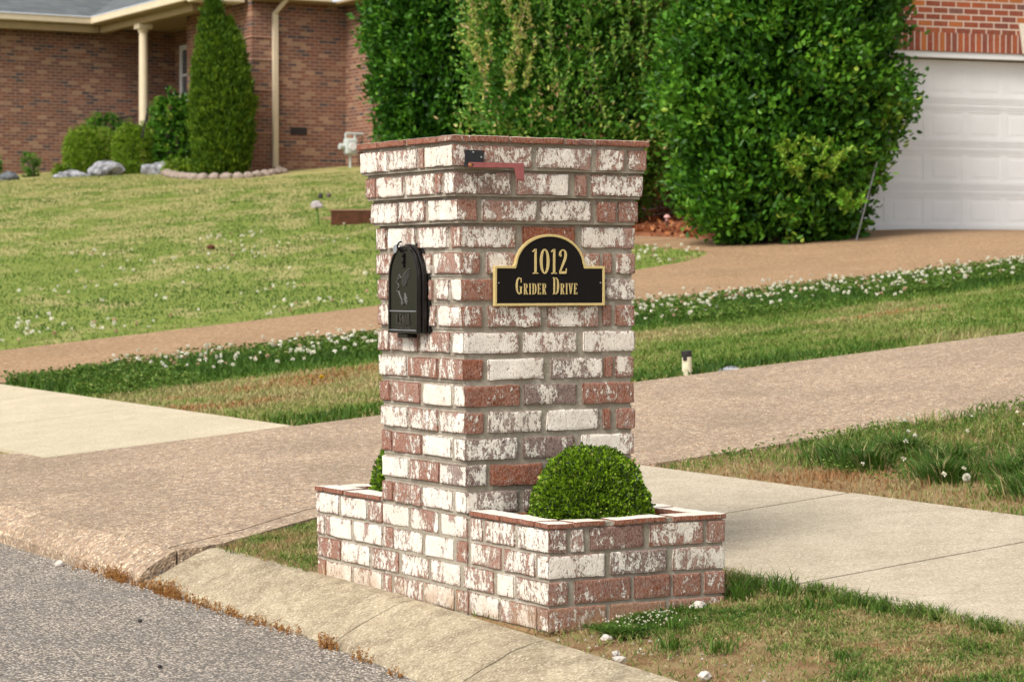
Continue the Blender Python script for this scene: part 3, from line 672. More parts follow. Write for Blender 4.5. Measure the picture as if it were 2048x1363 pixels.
m1 = MB(); m1.cyl((-.086, .0488, .066), (.086, .0488, .066), .0022, n=8); m1.cyl((-.086, .0488, .009), (.086, .0488, .009), .0022, n=8); m1.build('ridge', plain('ridge_highlight', (.30, .30, .30), .18, .6, .7), door)  # pale grey paints the sky's highlight along the two ridges
m1 = MB()   # eagle emblem pressed as raised lines: head, wings, tail
def M_(p): return [(-q[0], q[1]) for q in p]
for pts in ([(-.036, .150), (-.028, .146), (-.026, .137), (-.035, .134), (-.040, .126), (-.030, .127), (-.024, .118), (-.016, .108), (-.006, .098), (-.004, .088), (-.010, .083)],
            [(-.032, .166), (-.024, .176), (-.016, .168), (-.006, .166), (.004, .174), (.020, .184), (.040, .192)], [(-.004, .156), (.006, .166), (.018, .176), (.040, .184)],
            [(-.002, .148), (.008, .158), (.020, .168), (.040, .176)], [(.002, .140), (.010, .150), (.022, .160), (.038, .168)], [(.012, .142), (.018, .150), (.024, .155)],
            [(.010, .120), (.018, .108), (.028, .104)], [(.008, .112), (.018, .100), (.030, .094)], [(.008, .104), (.018, .092), (.026, .087)],
            [(-.022, .166), (-.034, .160), (-.042, .152)], [(-.012, .094), (-.002, .086), (.006, .092)]):
    stroke(m1, [(-p[0], p[1]) for p in pts], .0017, .047, .0508, 0, 0, 1)
m1.build('emblem', plain('grey_emblem_line', (.16, .155, .15), .25, .6, .3), door, fixn=True)  # emblem lines in a lighter grey than the black door
m1 = MB(); word(m1, 'U.S.MAIL', .0, 0, .030, 0, .0022, gap=.0002, sx=.86)
wx = max(v[0] for v in m1.v); m1.v = [(wx/2 - v[0], v[1]+.0485, v[2]+.028) for v in m1.v]
m1.build('lettering', plain('embossed_letter', (.045, .040, .032), .35, .5), door, fixn=True)
def bfont(txt, size, x, z, par, name):
    cu = bpy.data.curves.new(name, 'FONT'); cu.body = txt; cu.size = size; cu.extrude = .0006; cu.align_x = 'CENTER'
    t = bpy.data.objects.new(name, cu); sc.collection.objects.link(t); dg = bpy.context.evaluated_depsgraph_get()
    me = bpy.data.meshes.new_from_object(t.evaluated_get(dg)); bpy.data.objects.remove(t)
    o = bpy.data.objects.new(name, me); me.materials.clear(); me.materials.append(bpy.data.materials['embossed_letter']); link(o, par)
    o.location = (x, .0486, z); o.rotation_euler = (R(90), 0, math.pi)
bfont('APPROVED BY THE', .0095, 0, .0215, door, 'lettering'); bfont('POSTMASTER GENERAL', .0085, 0, .0125, door, 'lettering')
m1 = MB()   # latch: strap with two rivets, thumb tab and bent pull on top
m1.box(-.007, .007, .050, .0525, .196, .240); m1.cyl((0, .0525, .231), (0, .0555, .231), .0036, n=10); m1.cyl((0, .0525, .212), (0, .0555, .212), .0036, n=10)
for i in range(8):
    t0, t1 = math.pi*i/8, math.pi*(i+1)/8
    m1.cyl((.004, .052+.014*math.sin(t0), .246+.014-.014*math.cos(t0)), (.004, .052+.014*math.sin(t1), .246+.014-.014*math.cos(t1)), .0028, n=8)
m1.build('latch', M['black'], door)
m1 = MB(); m1.cyl((.030, .058, .252), (.030, .0615, .252), .012, n=16); m1.box(.0, .030, .0575, .060, .262, .266); m1.build('pull_tab', plain('bright_tab', (.42, .44, .50), .25, .6, .6), door)
m1 = MB(); m1.box(-.018, .045, .010, .045, -.014, -.001); m1.build('catch', M['black'], mbx, bevel=.002)

# ------------------------------------------------------------------ mail flag on its bracket, on the camera face near the top
fl = place(-.030, .4185, 1.313, 'mail_flag'); tag(fl, 'faded red mailbox flag lowered on a small black bracket at the top of the pillar', 'mailbox flag')
m1 = MB(); m1.box(.0, .0620, -.0045, .0, .0, .036); m1.build('bracket', M['bracket'], fl, bevel=.0008)
for sx, sz in ((.026, .030), (.053, .016)):
    m1 = MB(); m1.cyl((sx, -.0045, sz), (sx, -.0068, sz), .0032, .0024, 10); m1.build('screw', M['steel'], fl)
m1 = MB(); m1.box(-.004, .060, -.020, -.0045, -.001, .001); m1.box(-.004, .018, -.0188, -.0045, -.012, .0); m1.build('bracket_lip', M['bracket'], fl)
m1 = MB()
A = [(.001, -.0045), (.003, -.001), (.007, .0), (.187, .0015), (.1875, -.030), (.1880, -.048), (.1865, -.0505), (.165, -.0505), (.1620, -.046), (.1555, -.017), (.1525, -.0135), (.145, -.0130), (.007, -.0155), (.002, -.0135), (.0, -.009)]
m1.prism(A, -.0215, -.0192); m1.build('flag_arm', M['flag'], fl, fixn=True, bevel=.0006)
m1 = MB(); m1.prism([(.160, -.0435), (.186, -.0435), (.186, -.0455), (.1605, -.0455)], -.0227, -.0215); m1.build('flag_ridge', M['flag'], fl, fixn=True)
m1 = MB(); m1.cyl((.0065, -.0225, -.008), (.0065, -.0262, -.008), .0048, .0034, 14); m1.build('pivot_screw', M['brass'], fl)
m1 = MB(); m1.cyl((.0140, -.0216, -.0068), (.0140, -.0220, -.0068), .0026, .0026, 10); m1.build('pivot_hole', M['iron'], fl)

# ------------------------------------------------------------------ clipped boxwoods in the planters
def boxwood(a, b, rad, h, nleaf, label):
    x, y = XY(a, b); e = empty('boxwood', (x, y, .262), 0); tag(e, label, 'boxwood', 'clipped boxwoods in the brick planters')
    n = nleaf; u = rng.uniform(0, 1, n); ph = rng.uniform(0, 2*np.pi, n); el = np.arcsin(u*1.0)*.98
    sh = rng.uniform(.90, 1.0, n)**.5
    dirn = np.stack([np.cos(el)*np.cos(ph), np.cos(el)*np.sin(ph), np.sin(el)], 1)
    lump = np.array([noise.noise(Vector(d)*2.7)*.07 + noise.noise(Vector(d)*7)*.055 + (.06 if random.random() < .012 else 0) for d in dirn])
    prof = (np.cos(el)**.86); P = np.stack([prof*np.cos(ph)*rad, prof*np.sin(ph)*rad, np.sin(el)*h], 1)*(sh*(1+lump))[:, None]
    D = dirn*.9 + rng.normal(size=(n, 3))*.55; D[:, 2] += .35
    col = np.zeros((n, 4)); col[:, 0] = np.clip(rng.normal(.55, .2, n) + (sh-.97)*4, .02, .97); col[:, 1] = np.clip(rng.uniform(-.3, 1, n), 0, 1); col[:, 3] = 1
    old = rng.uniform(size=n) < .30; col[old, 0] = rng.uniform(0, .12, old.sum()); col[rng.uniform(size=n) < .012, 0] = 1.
    leaves('foliage', P, D, rng.uniform(.010, .016, n), rng.uniform(.0065, .0098, n), col, M['box'], e)
    m = MB()
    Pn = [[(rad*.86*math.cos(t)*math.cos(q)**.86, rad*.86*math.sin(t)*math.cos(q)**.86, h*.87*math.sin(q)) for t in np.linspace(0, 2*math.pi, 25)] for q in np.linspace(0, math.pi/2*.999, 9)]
    m.quadgrid(Pn); m.build('inner_shade', plain('inner_shade_green', (.02, .035, .008), .9, .1), e)  # dark dome under the leaves, colouring in the shade inside the bush
    m = MB(); m.cyl((0, 0, -.03), (0, 0, h*.5), .012, .008, 8); m.build('stem', M['bark'], e); return e
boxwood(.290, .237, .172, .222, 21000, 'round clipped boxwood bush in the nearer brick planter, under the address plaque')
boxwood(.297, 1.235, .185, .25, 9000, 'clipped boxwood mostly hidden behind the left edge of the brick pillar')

# ------------------------------------------------------------------ GARAGE (local x along the door wall, y into the building)
GA = math.atan2(.347, .938); gx, gy = 4.07, 28.14; gzz = gz(14.19, 16.43)
ga = empty('brick_garage', (gx, gy, gzz), GA); tag(ga, 'red brick garage with white panelled door at the top of the driveway', 'garage')
RB = [(.30, .065, .030), (.21, .050, .035), (.36, .085, .030), (.24, .055, .030), (.17, .075, .065), (.44, .13, .035), (.27, .06, .035)]
mw = wall_brick('red_wall_brick', 'x', RB, (.55, .42, .34), ms=.009); mws = wall_brick('red_side_brick', 'y', RB, (.50, .36, .29), ms=.008); mso = wall_brick('soldier_brick', 'x', RB, (.52, .40, .33), bw=.6, bh=.080, ms=.008, soldier=True)
U0, U1, DT = -.22, 4.36, 1.985
m1 = MB(); m1.box(-.75, U0-.08, 0, .22, -.4, 3.6); m1.box(U1+.08, 6.2, 0, .22, -.4, 3.6); m1.box(U0-.08, U1+.08, 0, .22, DT+.30, 3.6); m1.build('wall', mw, ga)
m1 = MB(); m1.box(U0-.08, U1+.08, -.004, .22, DT+.085, DT+.299); m1.build('lintel_course', mso, ga)
for u0, u1 in ((-.75, -.53), (5.98, 6.2)):
    m1 = MB(); m1.box(u0, u1, .221, 7.5, -.4, 3.6); m1.build('wall', mws, ga)
m1 = MB(); m1.box(-.529, 5.979, 7.28, 7.5, -.4, 3.6); m1.build('wall', mw, ga)
m1 = MB(); m1.prism([(-1.1, 3.5), (6.55, 3.5), (6.55, 3.62), (2.72, 5.6), (-1.1, 3.62)], -.35, 7.9); m1.build('roof', M['roof'], ga, fixn=True)
m1 = MB(); m1.box(U0-.079, U0, .05, .19, -.02, DT+.08); m1.box(U1, U1+.079, .05, .19, -.02, DT+.08); m1.box(U0-.079, U1+.079, .012, .19, DT+.015, DT+.084); m1.build('door_frame', M['whitep'], ga, bevel=.004)
m1 = MB(); cx = 2.07; m1.prism([(cx-.09, DT+.084), (cx+.09, DT+.084), (cx+.145, DT+.43), (cx-.145, DT+.43)], -.05, -.0045); m1.build('keystone', plain('cream_stone', (.66, .60, .50), .8, .2), ga, fixn=True, bevel=.006)
def garage_door():
    m = MB(); y = .135; pit, rows = .5089, 4; rh = DT/rows; dv = .0
    for r in range(rows):
        z0 = r*rh; z1 = z0+rh-.006
        m.box(U0, U1, y+.004, y+.04, z0, z0+rh)      # backing
        for cc in range(9):
            x0 = U0+cc*pit; x1 = x0+pit
            px0_, px1_, pz0, pz1 = x0+.045, x1-.038, z0+.10, z1-.095
            rings = [((x0, x1, z0, z1), y), ((px0_, px1_, pz0, pz1), y), ((px0_+.014, px1_-.014, pz0+.014, pz1-.014), y+.030), ((px0_+.045, px1_-.055, pz0+.048, pz1-.048), y+.002)]
            loops = [[(q[0], yy, q[2]), (q[1], yy, q[2]), (q[1], yy, q[3]), (q[0], yy, q[3])] for q, yy in rings]
            for A_, B_ in zip(loops[:-1], loops[1:]):
                for i in range(4): m.poly([A_[i], A_[(i+1) % 4], B_[(i+1) % 4], B_[i]])
            m.poly(loops[-1])
        for k, zz in enumerate((.022, .036, .05, .064)):  # fine pressed ribs at section joint
            m.box(U0, U1, y-.003, y-.0002, z0+zz, z0+zz+.006)
            m.box(U0, U1, y-.003, y-.0002, z1-zz-.006, z1-zz)
    m.build('garage_door', M['whitep'], ga, fixn=True)
garage_door()
m1 = MB(); m1.box(U0, U1, .12, .16, -.025, .004); m1.build('door_seal', M['iron'], ga)

# ------------------------------------------------------------------ BRICK HOUSE up the lawn (local x = V, y = S, origin P0)
ho = empty('brick_house', (px0, py0, 0), TH); tag(ho, 'brown brick house with cream gutters, porch column and grey shingle roof up the lawn', 'house')
HB = [(.17, .075, .050), (.21, .085, .05), (.14, .065, .05), (.24, .12, .075), (.18, .07, .045), (.055, .050, .055), (.20, .09, .06), (.33, .20, .12), (.15, .07, .05)]
hx = wall_brick('brown_wall_brick', 'x', HB, (.34, .24, .18), bw=.2, bh=.0700, ms=.006); hy = wall_brick('brown_side_brick', 'y', HB, (.40, .28, .20), bw=.2, bh=.0700, ms=.006)
ZE = 6.53
AW, BW = 16.83, 39.2; AX = 18.9; BA = 45.7
for bx_ in ((AW, AX, BW, BW+.25, 2.4, ZE-.02), (-8, 17.9, BA, BA+.25, 2.2, ZE+.1), (AW+.003, 17.9, 42.3, 42.5, 2.5, ZE)):
    m1 = MB(); m1.box(*bx_); m1.build('wall', hx, ho)
for bx_ in ((AX, AX+.25, 22.5, BW+.25, 1.0, ZE+.05), (AW-.003, AW+.25, BW+.252, 42.3, 2.4, ZE+2.6), (17.9, 18.1, 42.5, BA+.25, 2.5, ZE)):
    m1 = MB(); m1.box(*bx_); m1.build('wall', hy, ho)
m1 = MB(); m1.box(AW, AW+.2, BW, BW+.25, ZE-.02, ZE+2.6); m1.build('gable_return', hx, ho)
pb = plain('pink_band', (.36, .22, .16), .9, .1)
for zq in (3.9, 4.75, 5.35, 5.8):   # bands standing proud at the corner
    m1 = MB(); m1.box(AW-.02, AW+.5, BW-.02, BW+.9, zq, zq+.03); m1.build('quoin_band', pb, ho)
m1 = MB()   # eaves: soffit board, fascia and gutter
m1.box(-8, 15.9, 45.25, BA, ZE-.02, ZE+.03); m1.box(15.8, 17.9, 40.2, BA, ZE-.02, ZE+.03); m1.box(AW-.1, AX-.1, BW-.32, BW, ZE-.02, ZE+.02); m1.box(AX-.4, AX, 22.5, BW-.33, ZE-.02, ZE+.02); m1.build('soffit', M['soffit'], ho)
m1 = MB(); m1.box(-8, 15.87, 45.18, 45.26, ZE+.0, ZE+.15); m1.box(15.72, 15.8, 39.8, 45.18, ZE+.0, ZE+.15); m1.box(AW-.1, AX-.5, BW-.42, BW-.33, ZE+.0, ZE+.15)
m1.box(15.7, 16.75, 39.35, 39.8, ZE-.05, ZE+.5); m1.build('gutter', M['trim'], ho, bevel=.02)
m1 = MB(); m1.box(-8, 15.95, 45.30, 45.42, ZE-.17, ZE-.021); m1.box(15.98, 16.12, 40.2, 45.30, ZE-.17, ZE-.021); m1.build('beam', M['soffit'], ho)
m1 = MB()
sl = .55
m1.poly([(-8, 45.15, ZE+.16), (15.7, 45.15, ZE+.16), (21.7, 51.15, ZE+.16+6*sl), (-8, 51.15, ZE+.16+6*sl)])
m1.poly([(15.7, 45.15, ZE+.16), (15.7, 39.8, ZE+.16), (21.7, 39.8, ZE+.16+6*sl), (21.7, 51.15, ZE+.16+6*sl)])
m1.poly([(AX-.45, BW-.4, ZE+.16), (AW-.15, BW-.4, ZE+.16), (AW-.15, BW+5, ZE+2.9), (AX+5, BW+5, ZE+2.9)])
m1.poly([(AX-.45, 22.3, ZE+.16), (AX-.45, BW-.4, ZE+.16), (AX+5, BW+5, ZE+2.9), (AX+5, 22.3, ZE+2.9)])
m1.build('roof', M['roof'], ho)
def column(a, b, z0, z1, par):
    m = MB(); m.cyl((a, b, z0), (a, b, z1-.1), .105, .09, 20, caps=False); m.box(a-.15, a+.15, b-.15, b+.15, z1-.1, z1); m.cyl((a, b, z1-.2), (a, b, z1-.1), .09, .135, 20)
    return m.build('porch_column', M['trim'], par, smooth=False)
column(16.1, 43.1, 3.3, ZE-.17, ho)
m1 = MB(); m1.box(16.9, 17.9, 42.52, BA, 3.0, 3.5); m1.build('porch_floor', hx, ho)
wn = MB()
m1 = MB(); m1.box(17.86, 17.905, 44.50, 45.20, 4.95, 6.08); pn = m1.build('window', M['glass'], ho)
m1 = MB(); m1.box(17.83, 17.862, 44.40, 45.30, 6.06, 6.17); m1.box(17.83, 17.862, 44.40, 45.30, 4.86, 4.96); m1.box(17.83, 17.862, 45.19, 45.30, 4.96, 6.06); m1.box(17.83, 17.862, 44.40, 44.51, 4.96, 6.06); m1.box(17.835, 17.862, 44.51, 45.19, 5.48, 5.53); m1.build('window_frame', M['whitep'], pn)
dsp = MB(); a_ = 17.31; dsp.box(a_-.055, a_+.055, BW-.09, BW-.003, 3.22, ZE-.22); dsp.box(a_-.055, a_+.055, BW-.2, BW-.09, 3.16, 3.26); dsp.cyl((a_, BW-.05, ZE-.24), (a_+.12, BW-.36, ZE+.02), .05, n=8)
dsp.build('downspout', M['trim'], ho, bevel=.01)
m1 = MB(); m1.box(17.66, 18.02, BW-.012, BW-.002, 3.895, 4.045); m1.build('vent', M['iron'], ho)
m1 = MB()   # porch railing
for b in np.arange(43.25, 45.5, .12): m1.cyl((15.98, b, 3.5), (15.98, b, 4.45), .009, n=5)
for a in np.arange(15.98, 17.8, .12): m1.cyl((a, 42.62, 3.6), (a, 42.62, 4.55), .009, n=5)
m1.cyl((15.98, 43.2, 4.45), (15.98, 45.6, 4.45), .02, n=6); m1.cyl((15.98, 43.2, 3.72), (15.98, 45.6, 3.72), .012, n=6); m1.cyl((15.98, 42.62, 4.55), (17.8, 42.62, 4.55), .02, n=6); m1.cyl((15.98, 42.62, 4.45), (15.5, 41.7, 3.9), .018, n=6)
m1.build('railing', M['iron'], ho)
m1 = MB(); m1.prism([(-.05, 0), (.05, 0), (.09, .36), (-.09, .36)], -.05, 0); o = m1.build('keystone', plain('white_stone', (.68, .65, .60), .8, .2), ho, fixn=True)
o.location = (AW-.005, 40.55, ZE-.22); o.rotation_euler = (0, 0, R(-90)); o.scale = (1.2, 1, 1.)
lm = MB(); lm.box(AW-.2, AW-.005, BW+.28, BW+.5, ZE-.03, ZE+.18); lm.build('wall_lamp', M['steel'], ho, bevel=.03)
# gas meter by the inside corner
gm = empty('gas_meter', W(18.62, 38.45), TH); tag(gm, 'pale grey gas meter on pipes at the foot of the brown brick wall', 'gas meter')
m1 = MB(); m1.box(-.13, .13, -.1, .08, .26, .58); m1.build('meter_body', M['meter'], gm, bevel=.04)
m1 = MB(); m1.cyl((0, -.1, .42), (0, -.13, .42), .08, n=16); m1.build('dial', M['whitep'], gm)
m1 = MB(); m1.cyl((-.1, 0, .56), (-.1, 0, .68), .025); m1.cyl((-.1, 0, .68), (.34, 0, .68), .025); m1.cyl((.1, 0, .56), (.1, 0, .66), .025); m1.cyl((0, 0, -.1), (0, 0, .3), .025); m1.cyl((-.24, 0, .42), (-.1, 0, .42), .06, n=12); m1.build('pipe', M['meter'], gm)

# ------------------------------------------------------------------ shrubs and trees
def crown(name, loc, prof, depth, ncl, per, leaf, mat, label, cat, bias=(0, 0, .35), lum=.16, tipc=(.8, 1.), base=(.2, .7), group=None, seed=0, stems=True, spray=.16, shell=.30, pitch=3.0):
    """prof: list of (z, left, right) half-extents along world x around loc"""
    e = empty(name, loc, 0); tag(e, label, cat, group); r_ = np.random.default_rng(seed+11)
    zs = [p[0] for p in prof]; z = r_.uniform(zs[0], zs[-1], ncl*2)
    lf = np.interp(z, zs, [p[1] for p in prof]); rt = np.interp(z, zs, [p[2] for p in prof])
    keep = r_.uniform(0, 1, len(z)) < (lf+rt)/max((p[1]+p[2]) for p in prof); z, lf, rt = z[keep][:ncl], lf[keep][:ncl], rt[keep][:ncl]
    n = len(z); ph = r_.uniform(0, 2*np.pi, n); c, s = np.cos(ph), np.sin(ph)
    hx_ = (lf+rt)/2; cx_ = (rt-lf)/2
    nz = np.array([noise.noise((cc*pitch+seed, ss*pitch, zz*pitch*.75)) + .5*noise.noise((cc*7+seed, ss*7, zz*4)) for cc, ss, zz in zip(c, s, z)])
    rad = (1+nz*lum) * (1 - shell*r_.uniform(0, 1, n)**2.0)
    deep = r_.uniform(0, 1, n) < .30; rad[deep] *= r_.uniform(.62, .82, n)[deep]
    C = np.stack([cx_+hx_*c*rad, hx_*s*rad*depth, z + .05*r_.normal(size=n)], 1)
    out = unit(np.stack([c, s, .25+0*c], 1))
    CC = np.repeat(C, per, axis=0); OO = np.repeat(out, per, axis=0); m = len(CC)
    crng = r_.normal(size=(m, 3)); D = OO*.75 + crng*.65 + np.array([bias])
    P = CC + r_.normal(size=(m, 3))*spray*.4 + OO*r_.uniform(0, spray, m)[:, None]
    cv = np.repeat(r_.uniform(base[0], base[1], n), per) + r_.normal(0, .1, m) + np.repeat(np.clip(nz, -.5, .5)*.25, per)
    tip = np.repeat(r_.uniform(0, 1, n) < tipc[0], per); cv[tip] += tipc[1]
    col = np.zeros((m, 4)); col[:, 0] = np.clip(cv, 0, 1); col[:, 1] = r_.uniform(0, 1, m); col[:, 3] = 1
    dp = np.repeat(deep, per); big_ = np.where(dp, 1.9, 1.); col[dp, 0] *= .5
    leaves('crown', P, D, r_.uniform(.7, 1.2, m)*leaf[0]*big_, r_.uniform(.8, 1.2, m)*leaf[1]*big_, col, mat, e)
    if stems:
        mb_ = MB(); top = zs[-1]*.8
        for k in range(7):
            t = r_.uniform(0, 2*np.pi); w_ = hx_.mean()*.55
            p0, p1, p2 = (.08*math.cos(t), .08*math.sin(t), -.1), (w_*.4*math.cos(t), w_*.4*math.sin(t)*depth, top*.45), (w_*math.cos(t), w_*math.sin(t)*depth, top*r_.uniform(.75, 1))
            mb_.cyl(p0, p1, .05, .035, 7); mb_.cyl(p1, p2, .035, .012, 7)
        mb_.build('trunk', M['bark'], e)
    return e
def onp(a, b, dz=-.02): return W(a, b, dz)
def wab(x, y):
    dx, dy = x-P0[0], y-P0[1]; return dx*V[0]+dy*V[1], dx*S[0]+dy*S[1]
def wloc(x, y, dz=0.): a, b = wab(x, y); return (x, y, gz(a, b)+dz)
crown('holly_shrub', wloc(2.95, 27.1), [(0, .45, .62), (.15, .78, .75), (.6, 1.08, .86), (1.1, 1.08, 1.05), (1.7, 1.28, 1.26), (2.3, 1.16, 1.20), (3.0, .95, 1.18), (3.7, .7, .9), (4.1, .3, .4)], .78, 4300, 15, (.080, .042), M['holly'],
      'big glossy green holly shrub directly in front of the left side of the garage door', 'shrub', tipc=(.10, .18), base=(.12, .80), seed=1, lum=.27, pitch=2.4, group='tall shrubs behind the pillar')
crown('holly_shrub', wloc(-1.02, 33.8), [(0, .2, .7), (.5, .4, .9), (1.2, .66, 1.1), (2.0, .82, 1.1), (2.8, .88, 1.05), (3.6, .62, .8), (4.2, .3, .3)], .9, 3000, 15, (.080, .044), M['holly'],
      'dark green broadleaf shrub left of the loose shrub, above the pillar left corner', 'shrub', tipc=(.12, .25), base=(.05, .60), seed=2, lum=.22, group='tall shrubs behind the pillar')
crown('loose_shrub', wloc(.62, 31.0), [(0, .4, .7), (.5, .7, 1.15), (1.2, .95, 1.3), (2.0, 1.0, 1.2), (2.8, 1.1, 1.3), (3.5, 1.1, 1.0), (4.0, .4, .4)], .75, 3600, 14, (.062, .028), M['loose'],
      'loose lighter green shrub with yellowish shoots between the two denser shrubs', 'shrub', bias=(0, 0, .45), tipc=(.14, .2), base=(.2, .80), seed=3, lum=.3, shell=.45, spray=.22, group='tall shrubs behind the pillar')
def shoots(par, n, box, mat, name, col0, L=(.35, .7), seed=5, fan=0.):
    r_ = np.random.default_rng(seed); tw = MB()
    for i in range(n):
        p = np.array([r_.uniform(*box[0]), r_.uniform(*box[1]), r_.uniform(*box[2])]); d = np.array([r_.normal(-.12, .22)+fan*r_.uniform(-1, 1), r_.normal(-.1, .15)-fan*.4, 1.-fan*.5]); d /= np.linalg.norm(d); ln = r_.uniform(*L)
        tw.cyl(tuple(p), tuple(p+d*ln), .006, .003, 4)
        t = np.arange(40)/40; C = p + np.outer(t*ln, d); D = d*.7 + r_.normal(size=(40, 3))*.55; m = 40
        col = np.zeros((m, 4)); col[:, 0] = np.clip(r_.normal(col0, .07, m), 0, 1); col[:, 1] = r_.uniform(0, .6, m); col[:, 3] = 1
        leaves(name, C, D, r_.uniform(.045, .08, m), r_.uniform(.018, .03, m), col, mat, par)
    tag(tw.build('twig', M['bark'], par), kind='stuff')
ls = bpy.data.objects['loose_shrub']
shoots(ls, 24, ((-1.15, -.35), (-1.05, -.85), (1.5, 3.0)), M['loose'], 'young_shoot', .88)
shoots(ls, 22, ((-.3, 1.0), (-1.05, -.85), (1.2, 2.8)), M['loose'], 'young_shoot', .72, seed=6)
hr = bpy.data.objects['holly_shrub']
shoots(hr, 20, ((-.12, .42), (-1.10, -.98), (.62, 1.0)), M['holly'], 'pale_shoot', .93, (.14, .26), 7, 1.2)
shoots(hr, 9, ((.45, .8), (-1.0, -.85), (.25, .5)), M['holly'], 'pale_shoot', .88, (.12, .22), 8, 1.2)
def low_bush(name, a, b, w_, h, mat, label, cat, seed, leaf=(.03, .016), n=900, base=(.3, .8), shell=.12, group=None, bias=(0, 0, .4), lum=.06, per=12):
    hw = w_/2
    return crown(name, onp(a, b), [(0, hw*.75, hw*.75), (h*.2, hw*.97, hw*.97), (h*.55, hw, hw), (h*.82, hw*.86, hw*.86), (h*.95, hw*.55, hw*.55), (h, hw*.1, hw*.1)], 1., n, per, leaf, mat, label, cat, lum=lum, tipc=(.1, .15), base=base, seed=seed, stems=True, spray=.05, shell=shell, bias=bias, group=group)
low_bush('globe_bush', 15.02, 43.4, 1.04, .96, M['box'], 'leftmost rounded clipped bush before the brick house, behind the grey boulders', 'bush', 21, n=3000, base=(.45, .98), leaf=(.026, .014), lum=.03, group='rounded clipped bushes')
low_bush('globe_bush', 15.72, 42.6, .90, .98, M['box'], 'rounded clipped bush just left of the porch column, between two boulders', 'bush', 22, n=3000, base=(.45, .98), leaf=(.026, .014), lum=.03, group='rounded clipped bushes')
low_bush('boxed_bush', 15.75, 44.4, .95, 1.22, M['holly'], 'darker green bush showing behind the two rounded bushes', 'bush', 23, n=1100, base=(.4, .8))
low_bush('euonymus_bush', 16.38, 42.2, .92, 1.60, M['holly'], 'loose glossy bush between the porch column and the tall arborvitae', 'bush', 24, (.05, .03), 900, (.3, .9), .3, lum=.2)
low_bush('small_plant', 13.2, 44.2, .30, .40, M['loose'], 'small plant by the house wall at the left edge of the photo', 'plant', 25, (.035, .016), 160, (.3, .8), .5)
low_bush('small_plant', 13.95, 44.0, .35, .50, M['loose'], 'airy plant at the brick wall, left of the flat grey boulder', 'plant', 26, (.035, .014), 110, (.3, .7), .8)
low_bush('small_plant', 14.35, 43.2, .32, .22, M['box'], 'low bright green plant beside the flat grey boulder', 'plant', 27, (.035, .016), 160, (.5, .9), .5)
low_bush('small_plant', 15.55, 42.2, .38, .22, M['box'], 'bright green tuft between the two large grey boulders', 'plant', 28, (.03, .014), 140, (.4, .9), .5)
low_bush('small_plant', 16.0, 41.0, .6, .26, M['box'], 'low yellow green plants at the foot of the arborvitae, left side', 'plant', 29, (.035, .016), 220, (.6, .95), .5)
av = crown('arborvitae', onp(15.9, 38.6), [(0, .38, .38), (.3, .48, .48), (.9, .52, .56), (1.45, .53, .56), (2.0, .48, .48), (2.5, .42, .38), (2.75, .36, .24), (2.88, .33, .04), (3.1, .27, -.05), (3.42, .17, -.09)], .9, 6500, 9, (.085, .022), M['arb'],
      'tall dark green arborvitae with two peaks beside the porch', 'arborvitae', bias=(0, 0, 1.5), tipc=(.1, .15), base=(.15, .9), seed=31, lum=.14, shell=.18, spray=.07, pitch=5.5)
# second shorter leader on its right
rs = np.random.default_rng(9); nn = 9000; zz = rs.uniform(2.5, 3.08, nn); ww = np.interp(zz, [2.5, 2.85, 3.08], [.16, .10, .01]); ph = rs.uniform(0, 6.283, nn)
Cc = np.stack([.17+ww*np.cos(ph), ww*np.sin(ph), zz], 1); Dd = np.stack([np.cos(ph)*.5, np.sin(ph)*.5, 1.2+0*ph], 1)+rs.normal(size=(nn, 3))*.4; cl = np.zeros((nn, 4)); cl[:, 0] = rs.uniform(.2, .9, nn); cl[:, 1] = rs.uniform(0, 1, nn); cl[:, 3] = 1
leaves('second_leader', Cc, Dd, rs.uniform(.05, .09, nn), rs.uniform(.015, .025, nn), cl, M['arb'], av)

# ------------------------------------------------------------------ boulders, edging, timber and other small yard things
def rock(name, loc, s, mat, label, seed, cat='boulder', rz=0., parent=None, group=None, amp=.35, sub=3):
    import bmesh
    bm = bmesh.new(); bmesh.ops.create_icosphere(bm, subdivisions=sub, radius=.5)
    for v in bm.verts:
        n1 = noise.noise(v.co*2.2 + Vector((seed*7.3, 0, 0))); n2 = noise.noise(v.co*5 + Vector((0, seed*3.1, 0)))
        v.co *= 1 + amp*n1 + amp*.4*n2; v.co.z = max(v.co.z, -.3)
        v.co = Vector((v.co.x*s[0], v.co.y*s[1], v.co.z*s[2]))
    me = bpy.data.meshes.new(name); bm.to_mesh(me); bm.free(); me.materials.append(mat)
    o = bpy.data.objects.new(name, me); o.location = loc; o.rotation_euler = (0, 0, rz); link(o, parent)
    if label: tag(o, label, cat, group)
    return o
rock('boulder', W(14.4, 42.8, .02), (.75, .4, .22), M['rock'], 'low flat grey boulder, leftmost of the three before the rounded bushes', 1, group='grey boulders at the flower bed')
rock('boulder', W(15.0, 42.4, .10), (.80, .5, .40), M['rock'], 'largest grey and white boulder, in front of the leftmost rounded bush', 2, group='grey boulders at the flower bed')
rock('boulder', W(15.78, 41.5, .08), (.72, .4, .34), M['rock'], 'grey boulder below the porch column, right of the largest boulder', 3, group='grey boulders at the flower bed')
rock('boulder', W(13.25, 43.4, .0), (.5, .4, .3), plain('dark_boulder', (.10, .11, .12), .8, .2, 0., .4, 9.), 'dark grey boulder cut off by the left edge of the photo', 4, group='grey boulders at the flower bed')
ed = empty('stone_edging', W(15.8, 38.5), 0); tag(ed, 'low row of pinkish edging stones curving in front of the tall arborvitae', 'edging')
path = [(15.7, 40.9), (15.35, 39.6), (15.3, 38.4), (15.9, 37.5), (16.6, 37.9), (17.15, 38.4)]
